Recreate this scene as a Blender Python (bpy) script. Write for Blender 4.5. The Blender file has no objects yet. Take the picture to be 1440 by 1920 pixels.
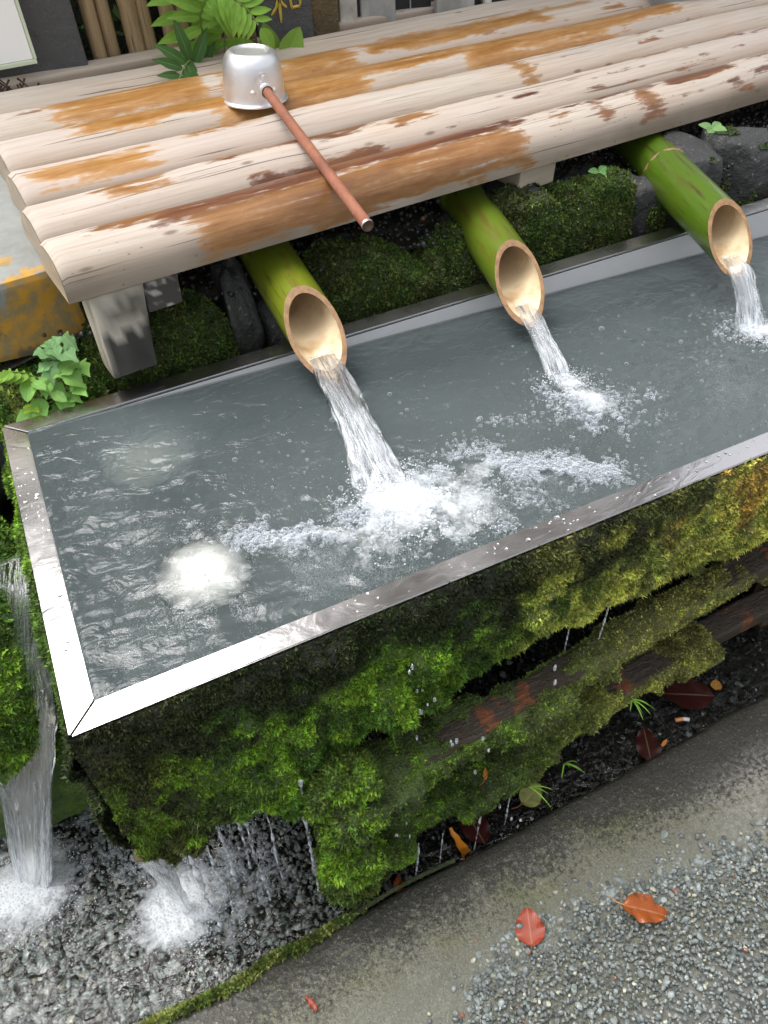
import bpy, bmesh, math, random
import numpy as np
from mathutils import Vector, Matrix
random.seed(7)
RS = np.random.RandomState(11)
S = bpy.context.scene
COL = S.collection

# ------------------------------------------------------------------ camera, sky, sun, exposure
cam = bpy.data.cameras.new('camera')
cam.sensor_fit = 'HORIZONTAL'; cam.sensor_width = 36.0; cam.lens = 37.5
cam.clip_start = 0.02; cam.clip_end = 400
co = bpy.data.objects.new('camera', cam); COL.objects.link(co)
co.location = (0.1529, -0.51558, 0.75215); co.rotation_euler = (0.75634, 0.04049, -0.44176)
S.camera = co
SUN_EL, SUN_AZ = math.radians(68), math.radians(325)     # compass angle, 0 = +Y (behind the bench), clockwise
world = bpy.data.worlds.new('World'); S.world = world; world.use_nodes = True
wn = world.node_tree; wn.nodes.clear()
sky = wn.nodes.new('ShaderNodeTexSky'); sky.sky_type = 'NISHITA'; sky.sun_disc = False
sky.sun_elevation = SUN_EL; sky.sun_rotation = SUN_AZ; sky.altitude = 200
sky.air_density = 1.0; sky.dust_density = 8.0; sky.ozone_density = 1.0
hs = wn.nodes.new('ShaderNodeHueSaturation'); hs.inputs['Saturation'].default_value = 0.22
bg = wn.nodes.new('ShaderNodeBackground'); bg.inputs['Strength'].default_value = 0.15
wo = wn.nodes.new('ShaderNodeOutputWorld')
wn.links.new(sky.outputs[0], hs.inputs['Color']); wn.links.new(hs.outputs[0], bg.inputs['Color'])
wn.links.new(bg.outputs[0], wo.inputs['Surface'])
sl = bpy.data.lights.new('sun', 'SUN'); sl.energy = 0.6; sl.angle = math.radians(55); sl.color = (1.0, 0.96, 0.90)
so = bpy.data.objects.new('sun', sl); COL.objects.link(so); so.location = (0, 0, 6)
sdir = Vector((math.sin(SUN_AZ) * math.cos(SUN_EL), math.cos(SUN_AZ) * math.cos(SUN_EL), math.sin(SUN_EL)))
so.rotation_euler = sdir.to_track_quat('Z', 'Y').to_euler()
S.view_settings.view_transform = 'Standard'; S.view_settings.look = 'None'
S.view_settings.exposure = 1.15; S.view_settings.gamma = 1.0
S.view_settings.use_curve_mapping = False
S.render.engine = 'CYCLES'
S.cycles.use_denoising = True
S.cycles.max_bounces = 10; S.cycles.transmission_bounces = 8; S.cycles.transparent_max_bounces = 12
S.cycles.caustics_refractive = True; S.cycles.caustics_reflective = True
S.cycles.sample_clamp_indirect = 6.0

# ------------------------------------------------------------------ numpy noise
def _h(i, j, k, s=0):
    n = (i * 374761393 + j * 668265263 + k * 2147483647 + s * 974634777) & 0xFFFFFFFF
    n = ((n ^ (n >> 13)) * 1274126177) & 0xFFFFFFFF
    n = ((n ^ (n >> 15)) * 2246822519) & 0xFFFFFFFF
    return ((n ^ (n >> 16)) & 0xFFFF) / 32767.5 - 1.0
def vn(P, s=0):
    P = np.asarray(P, float); I = np.floor(P).astype(np.int64); f = P - I; u = f * f * (3 - 2 * f)
    r = 0
    for a in (0, 1):
        for b in (0, 1):
            for c in (0, 1):
                w = (u[..., 0] if a else 1 - u[..., 0]) * (u[..., 1] if b else 1 - u[..., 1]) * (u[..., 2] if c else 1 - u[..., 2])
                r = r + w * _h(I[..., 0] + a, I[..., 1] + b, I[..., 2] + c, s)
    return r
def fbm(P, freq=1.0, octv=4, s=0, gain=0.5):
    P = np.asarray(P, float) * freq; r = 0; a = 1.0
    for o in range(octv):
        r = r + a * vn(P + 17.3 * o, s + o); P = P * 2.03; a *= gain
    return r
def sstep(a, b, x):
    t = np.clip((x - a) / (b - a), 0, 1); return t * t * (3 - 2 * t)
def nrm(v):
    return v / np.maximum(np.linalg.norm(v, axis=-1, keepdims=True), 1e-9)

# ------------------------------------------------------------------ objects
ORG = {}
def _props(o, label=None, cat=None, group=None, kind=None):
    if label: o['label'] = label
    if cat: o['category'] = cat
    if group: o['group'] = group
    if kind: o['kind'] = kind
    return o
def empty(name, loc, label, cat, group=None):
    o = bpy.data.objects.new(name, None); COL.objects.link(o); o.location = loc; o.empty_display_size = 0.05
    ORG[o] = np.array(loc, float)
    return _props(o, label, cat, group)
def link(name, me, parent=None, origin=None):
    o = bpy.data.objects.new(name, me); COL.objects.link(o)
    if parent is not None:
        o.parent = parent; ORG[o] = ORG[parent]
    else:
        ORG[o] = np.array(origin if origin is not None else (0, 0, 0), float); o.location = ORG[o]
    return o
def mk(name, V, F, mat, parent=None, origin=None, smooth=True, attrs=None, **kw):
    """one mesh object from world coordinates; F = array (m,k) or a list of such arrays"""
    V = np.asarray(V, float).reshape(-1, 3)
    if parent is not None: V = V - ORG[parent]
    elif origin is not None: V = V - np.array(origin, float)
    Fs = F if isinstance(F, (list, tuple)) and len(F) and isinstance(F[0], np.ndarray) else [np.asarray(F)]
    me = bpy.data.meshes.new(name)
    me.vertices.add(len(V)); me.vertices.foreach_set('co', V.astype(np.float32).ravel())
    lv = np.concatenate([f.ravel() for f in Fs]).astype(np.int32)
    tot = np.concatenate([np.full(len(f), f.shape[1]) for f in Fs]); st = np.concatenate([[0], np.cumsum(tot)[:-1]])
    me.loops.add(len(lv)); me.loops.foreach_set('vertex_index', lv)
    me.polygons.add(len(tot)); me.polygons.foreach_set('loop_start', st.astype(np.int32))
    me.polygons.foreach_set('loop_total', tot.astype(np.int32))
    me.polygons.foreach_set('use_smooth', np.full(len(tot), bool(smooth)))
    for k, a in (attrs or {}).items():
        a = np.asarray(a, float)
        if a.ndim == 2:
            at = me.attributes.new(k, 'FLOAT_COLOR', 'POINT'); c = np.ones((len(V), 4)); c[:, :3] = a
            at.data.foreach_set('color', c.astype(np.float32).ravel())
        else:
            at = me.attributes.new(k, 'FLOAT', 'POINT'); at.data.foreach_set('value', a.astype(np.float32))
    me.update(calc_edges=True); me.validate()
    if mat is not None: me.materials.append(mat)
    return _props(link(name, me, parent, origin), **kw)
def gridF(nu, nv, closeu=False, closev=False):
    iu = np.arange(nu if closeu else nu - 1); iv = np.arange(nv if closev else nv - 1)
    a, b = np.meshgrid(iu, iv, indexing='ij'); a2 = (a + 1) % nu; b2 = (b + 1) % nv
    return np.stack([a * nv + b, a2 * nv + b, a2 * nv + b2, a * nv + b2], -1).reshape(-1, 4)
def bm_np(bm):
    bm.verts.ensure_lookup_table(); V = np.array([v.co[:] for v in bm.verts])
    t = {}
    for f in bm.faces: t.setdefault(len(f.verts), []).append([v.index for v in f.verts])
    bm.verts.index_update()
    return V, [np.array(x) for x in t.values()]
def box_np(size, bev=0.003, seg=2, div=0, jit=0, seed=0, nfreq=12):
    bm = bmesh.new(); bmesh.ops.create_cube(bm, size=1.0)
    for v in bm.verts: v.co = Vector((v.co.x * size[0], v.co.y * size[1], v.co.z * size[2]))
    if bev: bmesh.ops.bevel(bm, geom=bm.edges[:] , offset=bev, segments=seg, affect='EDGES', profile=0.6)
    if div:
        bmesh.ops.subdivide_edges(bm, edges=bm.edges[:], cuts=div, use_grid_fill=True)
    bm.verts.index_update()
    V, F = bm_np(bm); bm.free()
    if jit: V = V + jit * np.stack([fbm(V, nfreq, 3, seed + k) for k in range(3)], -1)
    return V, F
def box(name, c, size, mat, parent=None, bev=0.003, rot=None, **kw):
    o = {k: kw.pop(k) for k in list(kw) if k in ('seg', 'div', 'jit', 'seed', 'nfreq')}
    sm = kw.pop('smooth', False)
    V, F = box_np(size, bev, **o)
    if rot is not None: V = V @ np.array(rot).T
    return mk(name, V + np.array(c), F, mat, parent, smooth=sm, **kw)
def rotz(a):
    c, s = math.cos(a), math.sin(a); return np.array([[c, -s, 0], [s, c, 0], [0, 0, 1]])
def frame_along(path):
    T = np.gradient(path, axis=0); T = nrm(T)
    up = np.array([0, 0, 1.0]); 
    if abs(T[0] @ up) > 0.9: up = np.array([1.0, 0, 0])
    A = nrm(np.cross(T, up)); B = np.cross(A, T)
    return T, A, B
def tube_np(path, rad, n=12, cap=True, mod=None):
    path = np.asarray(path, float); m = len(path); rad = np.broadcast_to(np.asarray(rad, float), (m,))
    T, A, B = frame_along(path); th = np.linspace(0, 2 * np.pi, n, endpoint=False)
    r = rad[:, None] * (mod if mod is not None else 1.0) * np.ones((m, n))
    V = path[:, None] + r[..., None] * (np.cos(th)[None, :, None] * A[:, None] + np.sin(th)[None, :, None] * B[:, None])
    V = V.reshape(-1, 3); F = [gridF(m, n, False, True)]
    if cap:
        V = np.vstack([V, path[0], path[-1]]); i = np.arange(n); j = (i + 1) % n; b = (m - 1) * n
        F.append(np.vstack([np.stack([j, i, np.full(n, m * n)], -1), np.stack([b + i, b + j, np.full(n, m * n + 1)], -1)]))
    return V, F
def joinnp(parts):
    Vs, Fs, o = [], {}, 0
    for V, F in parts:
        V = np.asarray(V); Vs.append(V)
        for f in (F if isinstance(F, (list, tuple)) else [F]): Fs.setdefault(f.shape[1], []).append(f + o)
        o += len(V)
    return np.vstack(Vs), [np.vstack(x) for x in Fs.values()]
def lathe_np(prof, n=48):
    prof = np.array(prof); th = np.linspace(0, 2 * np.pi, n, endpoint=False)
    V = np.stack([prof[:, None, 0] * np.cos(th), prof[:, None, 0] * np.sin(th), prof[:, None, 1] * np.ones(n)], -1)
    return V.reshape(-1, 3), [gridF(len(prof), n, False, True)]
def ico(sub):
    bm = bmesh.new(); bmesh.ops.create_icosphere(bm, subdivisions=sub, radius=1.0); bm.verts.index_update()
    V, F = bm_np(bm); bm.free(); return V, F[0]
def scatter(variants, pos, scale, quat=None, which=None, rs=RS):
    """many small solids as one vertex and face array"""
    n = len(pos); scale = np.asarray(scale, float)
    if scale.ndim == 1: scale = np.repeat(scale[:, None], 3, 1)
    if quat is None:
        q = nrm(rs.normal(size=(n, 4)))
    else: q = quat
    w, x, y, z = q.T
    R = np.stack([np.stack([1 - 2 * (y * y + z * z), 2 * (x * y - z * w), 2 * (x * z + y * w)], -1),
                  np.stack([2 * (x * y + z * w), 1 - 2 * (x * x + z * z), 2 * (y * z - x * w)], -1),
                  np.stack([2 * (x * z - y * w), 2 * (y * z + x * w), 1 - 2 * (x * x + y * y)], -1)], 1)
    if which is None: which = rs.randint(len(variants), size=n)
    Vs, Fs, idx, o = [], [], [], 0
    for k, (V, F) in enumerate(variants):
        m = np.where(which == k)[0]
        if not len(m): continue
        VV = np.einsum('nij,nvj->nvi', R[m], V[None] * scale[m][:, None, :]) + pos[m][:, None]
        Vs.append(VV.reshape(-1, 3)); Fs.append((F[None] + (o + np.arange(len(m)) * len(V))[:, None, None]).reshape(-1, F.shape[1]))
        idx.append(np.repeat(m, len(V))); o += len(m) * len(V)
    return np.vstack(Vs), np.vstack(Fs), np.concatenate(idx)

# ------------------------------------------------------------------ materials
class NT:
    def __init__(s, name):
        s.m = bpy.data.materials.new(name); s.m.use_nodes = True; s.t = s.m.node_tree; s.t.nodes.clear()
        s.o = s.t.nodes.new('ShaderNodeOutputMaterial')
    def n(s, ty, ins=None, **kw):
        nd = s.t.nodes.new(ty)
        for k, v in kw.items(): setattr(nd, k, v)
        for k, v in (ins or {}).items(): s.set(nd.inputs[k], v)
        return nd
    def set(s, sock, v):
        if isinstance(v, bpy.types.NodeSocket): s.t.links.new(v, sock)
        elif isinstance(v, bpy.types.Node): s.t.links.new(v.outputs[0], sock)
        else:
            if isinstance(v, (tuple, list)) and len(v) == 3 and sock.type == 'RGBA': v = (*v, 1)
            sock.default_value = v
    def obj(s): return s.n('ShaderNodeTexCoord').outputs['Object']
    def map(s, vec, scale=(1, 1, 1), rot=(0, 0, 0), loc=(0, 0, 0)):
        return s.n('ShaderNodeMapping', {'Vector': vec, 'Scale': scale, 'Rotation': rot, 'Location': loc}).outputs[0]
    def noise(s, scale, detail=4, rough=0.55, vec=None, dist=0.0, out=0):
        nd = s.n('ShaderNodeTexNoise', {'Scale': scale, 'Detail': detail, 'Roughness': rough, 'Distortion': dist})
        if vec is not None: s.set(nd.inputs['Vector'], vec)
        else: s.set(nd.inputs['Vector'], s.obj())
        return nd.outputs[out]
    def voro(s, scale, vec=None, feature='F1', out='Distance'):
        nd = s.n('ShaderNodeTexVoronoi', {'Scale': scale, 'Vector': vec if vec is not None else s.obj()}, feature=feature)
        return nd.outputs[out]
    def ramp(s, fac, stops, interp='LINEAR'):
        nd = s.n('ShaderNodeValToRGB', {'Fac': fac}); r = nd.color_ramp; r.interpolation = interp
        while len(r.elements) < len(stops): r.elements.new(0.5)
        for e, (p, c) in zip(r.elements, stops):
            e.position = p; e.color = (c, c, c, 1) if isinstance(c, (int, float)) else (*c, 1)
        return nd.outputs[0]
    def mix(s, f, a, b, mode='MIX'):
        nd = s.n('ShaderNodeMix', data_type='RGBA', blend_type=mode)
        s.set(nd.inputs[0], f); s.set(nd.inputs[6], a); s.set(nd.inputs[7], b); return nd.outputs[2]
    def math(s, op, a, b=0.0, clamp=False):
        nd = s.n('ShaderNodeMath', operation=op, use_clamp=clamp); s.set(nd.inputs[0], a); s.set(nd.inputs[1], b); return nd.outputs[0]
    def attr(s, k, out='Fac'): return s.n('ShaderNodeAttribute', attribute_name=k).outputs[out]
    def bump(s, h, strength=0.3, dist=0.002, nrm=None):
        nd = s.n('ShaderNodeBump', {'Height': h, 'Strength': strength, 'Distance': dist})
        if nrm is not None: s.set(nd.inputs['Normal'], nrm)
        return nd.outputs[0]
    def pbr(s, **k):
        nm = {'color': 'Base Color', 'rough': 'Roughness', 'metal': 'Metallic', 'normal': 'Normal', 'spec': 'Specular IOR Level',
              'trans': 'Transmission Weight', 'ior': 'IOR', 'coat': 'Coat Weight', 'coatr': 'Coat Roughness', 'alpha': 'Alpha', 'coatn': 'Coat Normal', 'sheen': 'Sheen Weight'}
        return s.n('ShaderNodeBsdfPrincipled', {nm[a]: b for a, b in k.items()})
    def out(s, sh):
        s.t.links.new(sh.outputs[0] if isinstance(sh, bpy.types.Node) else sh, s.o.inputs['Surface']); return s.m
    def mixsh(s, f, a, b):
        nd = s.n('ShaderNodeMixShader'); s.set(nd.inputs[0], f); s.set(nd.inputs[1], a); s.set(nd.inputs[2], b); return nd
M = {}
def mat_steel():
    t = NT('brushed_steel'); o = t.obj()
    br = t.noise(60, 3, vec=t.map(o, (0.15, 8, 8)))
    wet = t.noise(17, 3, 0.5, vec=t.map(o, (1, 1.6, 1)), dist=1.8)
    blot = t.noise(7, 4)
    col = t.mix(blot, (0.50, 0.49, 0.50), (0.66, 0.65, 0.65))
    b = t.bump(br, 0.04, 0.0006)
    cb = t.bump(wet, 0.35, 0.004)
    return t.out(t.pbr(color=col, metal=1.0, rough=t.ramp(blot, [(0.3, 0.16), (0.7, 0.30)]), normal=t.bump(wet, 0.16, 0.003, b), coat=0.6, coatr=0.03, coatn=cb))
def mat_floor_steel():
    t = NT('submerged_steel')
    n = t.noise(5, 5); n2 = t.noise(40, 3)
    col = t.mix(n, (0.065, 0.080, 0.082), (0.135, 0.156, 0.155)); col = t.mix(t.math('MULTIPLY', n2, 0.35), col, (0.05, 0.06, 0.055))
    return t.out(t.pbr(color=col, rough=0.6, metal=0.0))
def mat_water(name='clear_water', s1=28, s2=95, st=0.5, d=0.004, tint=(0.97, 0.995, 0.99), turb=0.0, tcol=(0.2, 0.24, 0.25)):
    t = NT(name); o = t.obj()
    a = t.noise(s1, 3, 0.55, vec=t.map(o, (1, 1.7, 1), (0, 0, 0.35)), dist=1.1); b = t.noise(s2, 2, 0.5, dist=0.6); c = t.noise(s1 * 0.4, 2, 0.5, vec=t.map(o, (1, 1.5, 1)), dist=0.8)
    h = t.math('ADD', t.math('ADD', a, t.math('MULTIPLY', b, 0.16)), t.math('MULTIPLY', c, 1.2))
    nb = t.bump(h, st, d)
    g = t.pbr(color=tint, trans=1.0, rough=0.0, ior=1.333, normal=nb)
    if not turb: return t.out(g)
    m = t.pbr(color=t.mix(t.noise(4, 3), tcol, tuple(x * 1.35 for x in tcol)), rough=0.02, ior=1.333, normal=nb)
    return t.out(t.mixsh(t.math('MULTIPLY', t.attr('turb'), turb), g, m))
def mat_stream():
    t = NT('falling_water')
    u = t.attr('u'); v = t.attr('v')
    vec = t.n('ShaderNodeCombineXYZ', {'X': t.math('MULTIPLY', u, 2.0), 'Y': v, 'Z': 0.0}).outputs[0]
    n1 = t.noise(3.2, 3, 0.5, vec=vec, dist=0.8); n2 = t.noise(8, 3, 0.55, vec=vec, dist=0.9)
    h = t.math('ADD', n1, t.math('MULTIPLY', n2, 0.35))
    g = t.pbr(color=(0.98, 0.99, 1.0), trans=1.0, rough=0.0, ior=1.333, normal=t.bump(h, 0.45, 0.007))
    w = t.pbr(color=(0.84, 0.88, 0.93), rough=0.2, normal=t.bump(h, 0.5, 0.004))
    tr = t.n('ShaderNodeBsdfTransparent', {'Color': (0.97, 0.985, 1.0)})
    f = t.math('MULTIPLY', t.ramp(n2, [(0.40, 0.0), (0.75, 0.9)]), t.attr('white'), True)
    m1 = t.mixsh(t.ramp(n1, [(0.36, 0.60), (0.64, 0.10)]), g, tr)
    return t.out(t.mixsh(f, m1, w))
def mat_film():
    t = NT('thin_water_film'); u = t.attr('u'); v = t.attr('v')
    vec = t.n('ShaderNodeCombineXYZ', {'X': t.math('MULTIPLY', u, 2.5), 'Y': v, 'Z': 0.0}).outputs[0]
    n1 = t.noise(3.0, 3, 0.5, vec=vec, dist=0.8); n2 = t.noise(9, 3, 0.55, vec=vec, dist=0.9); nb = t.bump(t.math('ADD', n1, t.math('MULTIPLY', n2, 0.3)), 0.6, 0.008)
    gl = t.n('ShaderNodeBsdfGlossy', {'Roughness': 0.03, 'Normal': nb}); fr = t.n('ShaderNodeFresnel', {'IOR': 1.333, 'Normal': nb})
    m = t.mixsh(fr, t.n('ShaderNodeBsdfTransparent', {'Color': (0.90, 0.95, 0.88)}), gl)
    w = t.pbr(color=(0.84, 0.88, 0.90), rough=0.2, normal=nb)
    return t.out(t.mixsh(t.math('MULTIPLY', t.ramp(n2, [(0.42, 0.0), (0.72, 0.9)]), t.attr('white'), True), m, w))
def mat_foamsheet():
    t = NT('merged_froth'); d = t.attr('d')
    a = t.noise(55, 5, 0.65, dist=0.5); b = t.voro(210); c = t.noise(16, 3, 0.6, dist=1.0)
    v = t.math('ADD', d, t.math('ADD', t.math('MULTIPLY', t.math('SUBTRACT', a, 0.5), 1.1), t.math('MULTIPLY', t.math('SUBTRACT', c, 0.5), 1.3)))
    cell = t.ramp(b, [(0.05, 0.55), (0.45, 1.0)])
    al = t.math('MULTIPLY', t.ramp(v, [(0.30, 0.0), (1.0, 0.95)]), cell)
    f = t.mixsh(0.35, t.pbr(color=(0.84, 0.88, 0.91), rough=0.25, normal=t.bump(t.math('ADD', b, a), 0.6, 0.003)), t.n('ShaderNodeBsdfTranslucent', {'Color': (0.84, 0.88, 0.91)}))
    return t.out(t.mixsh(al, t.n('ShaderNodeBsdfTransparent'), f))
def mat_bubble():
    t = NT('bubble_film')
    lw = t.n('ShaderNodeLayerWeight', {'Blend': 0.55})
    tr = t.n('ShaderNodeBsdfTransparent', {'Color': (0.97, 0.98, 0.99)})
    g = t.pbr(color=(0.78, 0.82, 0.86), rough=0.08, spec=0.8)
    return t.out(t.mixsh(t.ramp(lw.outputs['Facing'], [(0.30, 0.05), (0.90, 0.70)]), tr, g))
def mat_froth():
    t = NT('white_froth')
    d = t.pbr(color=(0.86, 0.89, 0.91), rough=0.3); tl = t.n('ShaderNodeBsdfTranslucent', {'Color': (0.86, 0.89, 0.92)})
    tr = t.n('ShaderNodeBsdfTransparent')
    return t.out(t.mixsh(0.18, t.mixsh(0.35, d, tl), tr))
def mat_moss():
    t = NT('moss_leaves'); c = t.attr('col', 'Color')
    d = t.pbr(color=c, rough=0.55, spec=0.35); tl = t.n('ShaderNodeBsdfTranslucent', {'Color': c})
    return t.out(t.mixsh(0.32, d, tl))
def mat_mossbed():
    t = NT('moss_bed'); n = t.noise(90, 4); c = t.attr('col', 'Color')
    col = t.mix(t.math('MULTIPLY', n, 0.8), c, (0.02, 0.018, 0.010))
    return t.out(t.pbr(color=col, rough=0.6, normal=t.bump(t.math('ADD', n, t.math('MULTIPLY', t.noise(260, 3), 0.6)), 1.0, 0.012)))
def mat_attr(name, rough=0.5, bumps=None, spec=0.5, var=0.25, nscale=40, coat=0.0, trl=0.0):
    t = NT(name); c = t.attr('col', 'Color'); n = t.noise(nscale, 5)
    col = t.mix(t.math('MULTIPLY', n, var), c, (0.02, 0.02, 0.018), 'MIX')
    sh = t.pbr(color=col, rough=rough, spec=spec, normal=t.bump(n, bumps or 0.2, 0.002), coat=coat, coatr=0.05)
    if trl: sh = t.mixsh(trl, sh, t.n('ShaderNodeBsdfTranslucent', {'Color': c}))
    return t.out(sh)
def mat_log():
    t = NT('weathered_log')
    s = t.attr('s'); v = t.attr('v'); sd = t.attr('seed')
    vec = t.n('ShaderNodeCombineXYZ', {'X': s, 'Y': v, 'Z': sd}).outputs[0]
    gr = t.noise(1.0, 6, 0.65, vec=t.map(vec, (5, 160, 1)), dist=0.6)
    gr2 = t.noise(1.0, 4, 0.6, vec=t.map(vec, (2.2, 22, 1)), dist=1.0)
    big = t.noise(1.0, 3, vec=t.map(vec, (4, 9, 1)))
    base = t.mix(gr2, (0.38, 0.325, 0.265), (0.57, 0.52, 0.455))
    base = t.mix(t.ramp(big, [(0.50, 0.0), (0.75, 0.45)]), base, (0.55, 0.37, 0.235))
    base = t.mix(t.ramp(gr, [(0.32, 0.65), (0.56, 0.0)]), base, (0.33, 0.25, 0.18))
    base = t.mix(t.attr('grey'), base, t.mix(gr2, (0.36, 0.31, 0.25), (0.47, 0.41, 0.34)))
    pv = t.noise(1.0, 2, vec=t.map(vec, (1.1, 3, 7.3)))
    base = t.mix(t.ramp(pv, [(0.40, 0.0), (0.62, 0.55)]), base, (0.43, 0.36, 0.33))
    lf = t.ramp(t.math('DIVIDE', v, 0.16), [(0.62, 0.0), (0.80, 0.55)])  # lower front face tinted darker, its shading put into the wood colour
    base = t.mix(t.math('MULTIPLY', lf, t.ramp(gr2, [(0.35, 0.2), (0.6, 1.0)])), base, (0.36, 0.265, 0.185))
    crk = t.noise(1.0, 2, 0.4, vec=t.map(vec, (2.6, 210, 1)), dist=0.15)
    base = t.mix(t.ramp(crk, [(0.29, 0.85), (0.325, 0.0)]), base, (0.10, 0.075, 0.055))
    gm = t.math('MAXIMUM', t.ramp(t.math('DIVIDE', v, 0.16), [(0.78, 0.0), (0.90, 0.7)]), t.ramp(t.math('DIVIDE', v, 0.16), [(0.10, 0.7), (0.24, 0.0)]))
    base = t.mix(t.math('MULTIPLY', gm, t.ramp(big, [(0.35, 0.3), (0.6, 1.0)])), base, (0.15, 0.115, 0.075))
    # knots and dark flecks
    kn = t.voro(1.0, t.map(vec, (9, 30, 1)))
    base = t.mix(t.ramp(kn, [(0.05, 0.75), (0.13, 0.0)]), base, (0.13, 0.085, 0.05))
    # wet stains, crisp edges
    en = t.noise(1.0, 5, 0.62, vec=t.map(vec, (8, 70, 1)), dist=1.0)
    e2 = t.noise(1.0, 2, 0.5, vec=t.map(vec, (60, 130, 1)))
    wv = t.math('ADD', t.math('ADD', t.attr('wet'), t.math('MULTIPLY', t.math('SUBTRACT', en, 0.5), 1.25)), t.math('ADD', t.math('MULTIPLY', t.math('SUBTRACT', e2, 0.5), 0.30), t.math('MULTIPLY', t.math('SUBTRACT', 0.5, gr), 0.35)))
    wm = t.ramp(wv, [(0.46, 0.0), (0.50, 0.45), (0.545, 0.75), (0.64, 1.0)])
    deep = t.ramp(wv, [(0.55, 0.0), (0.95, 1.0)])
    wcol = t.mix(gr, (0.15, 0.062, 0.014), (0.40, 0.175, 0.035))
    wcol = t.mix(deep, t.mix(gr2, (0.36, 0.19, 0.065), (0.46, 0.26, 0.10)), wcol)
    bcol = t.mix(gr, (0.042, 0.017, 0.012), (0.16, 0.060, 0.032))
    bcol = t.mix(t.ramp(gr2, [(0.44, 0.0), (0.70, 0.8)]), bcol, (0.28, 0.112, 0.034))
    wcol = t.mix(t.attr('tone'), wcol, bcol)
    col = t.mix(t.math('MULTIPLY', wm, t.attr('depth')), base, wcol)
    spots = t.voro(1.0, t.map(vec, (38, 95, 1)))
    col = t.mix(t.math('MULTIPLY', t.ramp(spots, [(0.06, 0.8), (0.12, 0.0)]), t.attr('speck')), col, (0.16, 0.09, 0.06))
    rough = t.mix(wm, (0.75, 0.75, 0.75), (0.32, 0.32, 0.32))
    h = t.math('ADD', t.math('MULTIPLY', gr, 0.6), t.math('MULTIPLY', gr2, 0.7))
    return t.out(t.pbr(color=col, rough=rough, normal=t.bump(h, 0.35, 0.003)))
def mat_oldwood(name, c0, c1, c2, sx=(4, 4, 40), dark=0.5):
    t = NT(name); o = t.obj()
    g = t.noise(3.0, 6, 0.65, vec=t.map(o, sx), dist=0.5); b = t.noise(9, 5, 0.6)
    col = t.mix(g, c0, c1); col = t.mix(t.ramp(b, [(0.45, 0.0), (0.72, dark)]), col, c2)
    return t.out(t.pbr(color=col, rough=0.7, normal=t.bump(g, 0.4, 0.003)))
def mat_stone(name, c0, c1, c2, scale=14, rough=0.6, bs=0.6, spec=0.5):
    t = NT(name); a = t.noise(scale, 6, 0.62); b = t.noise(scale * 6, 4, 0.6); c = t.noise(scale * 0.35, 3)
    col = t.mix(a, c0, c1); col = t.mix(t.ramp(c, [(0.45, 0.0), (0.68, 0.8)]), col, c2)
    col = t.mix(t.ramp(b, [(0.62, 0.0), (0.72, 0.55)]), col, (0.30, 0.30, 0.29))
    return t.out(t.pbr(color=col, rough=t.ramp(a, [(0.3, rough - 0.15), (0.7, rough + 0.1)]), spec=spec, normal=t.bump(t.math('ADD', t.math('ADD', a, t.math('MULTIPLY', b, 0.4)), t.math('MULTIPLY', t.noise(scale * 2.2, 5, 0.7), 0.9)), bs * 1.3, 0.010)))
def mat_lichen():
    t = NT('lichened_stone'); a = t.noise(12, 6, 0.65); b = t.noise(70, 4); f = t.attr('lich')
    col = t.mix(b, (0.20, 0.21, 0.20), (0.29, 0.30, 0.285)); col = t.mix(t.ramp(t.noise(9, 4), [(0.5, 0.0), (0.7, 0.5)]), col, (0.11, 0.11, 0.10))
    m = t.ramp(t.math('ADD', f, t.math('MULTIPLY', t.math('SUBTRACT', a, 0.5), 1.6)), [(0.50, 0.0), (0.58, 1.0)])
    y = t.mix(t.ramp(t.noise(40, 4), [(0.4, 0.0), (0.6, 1.0)]), (0.48, 0.25, 0.025), (0.27, 0.20, 0.09))
    col = t.mix(m, col, y)
    m2 = t.ramp(t.math('ADD', f, t.math('MULTIPLY', t.math('SUBTRACT', t.noise(17, 5), 0.5), 1.8)), [(0.80, 0.0), (0.92, 0.85)])
    col = t.mix(m2, col, (0.13, 0.105, 0.075))
    return t.out(t.pbr(color=col, rough=0.8, normal=t.bump(t.math('ADD', a, b), 0.4, 0.003)))
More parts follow.
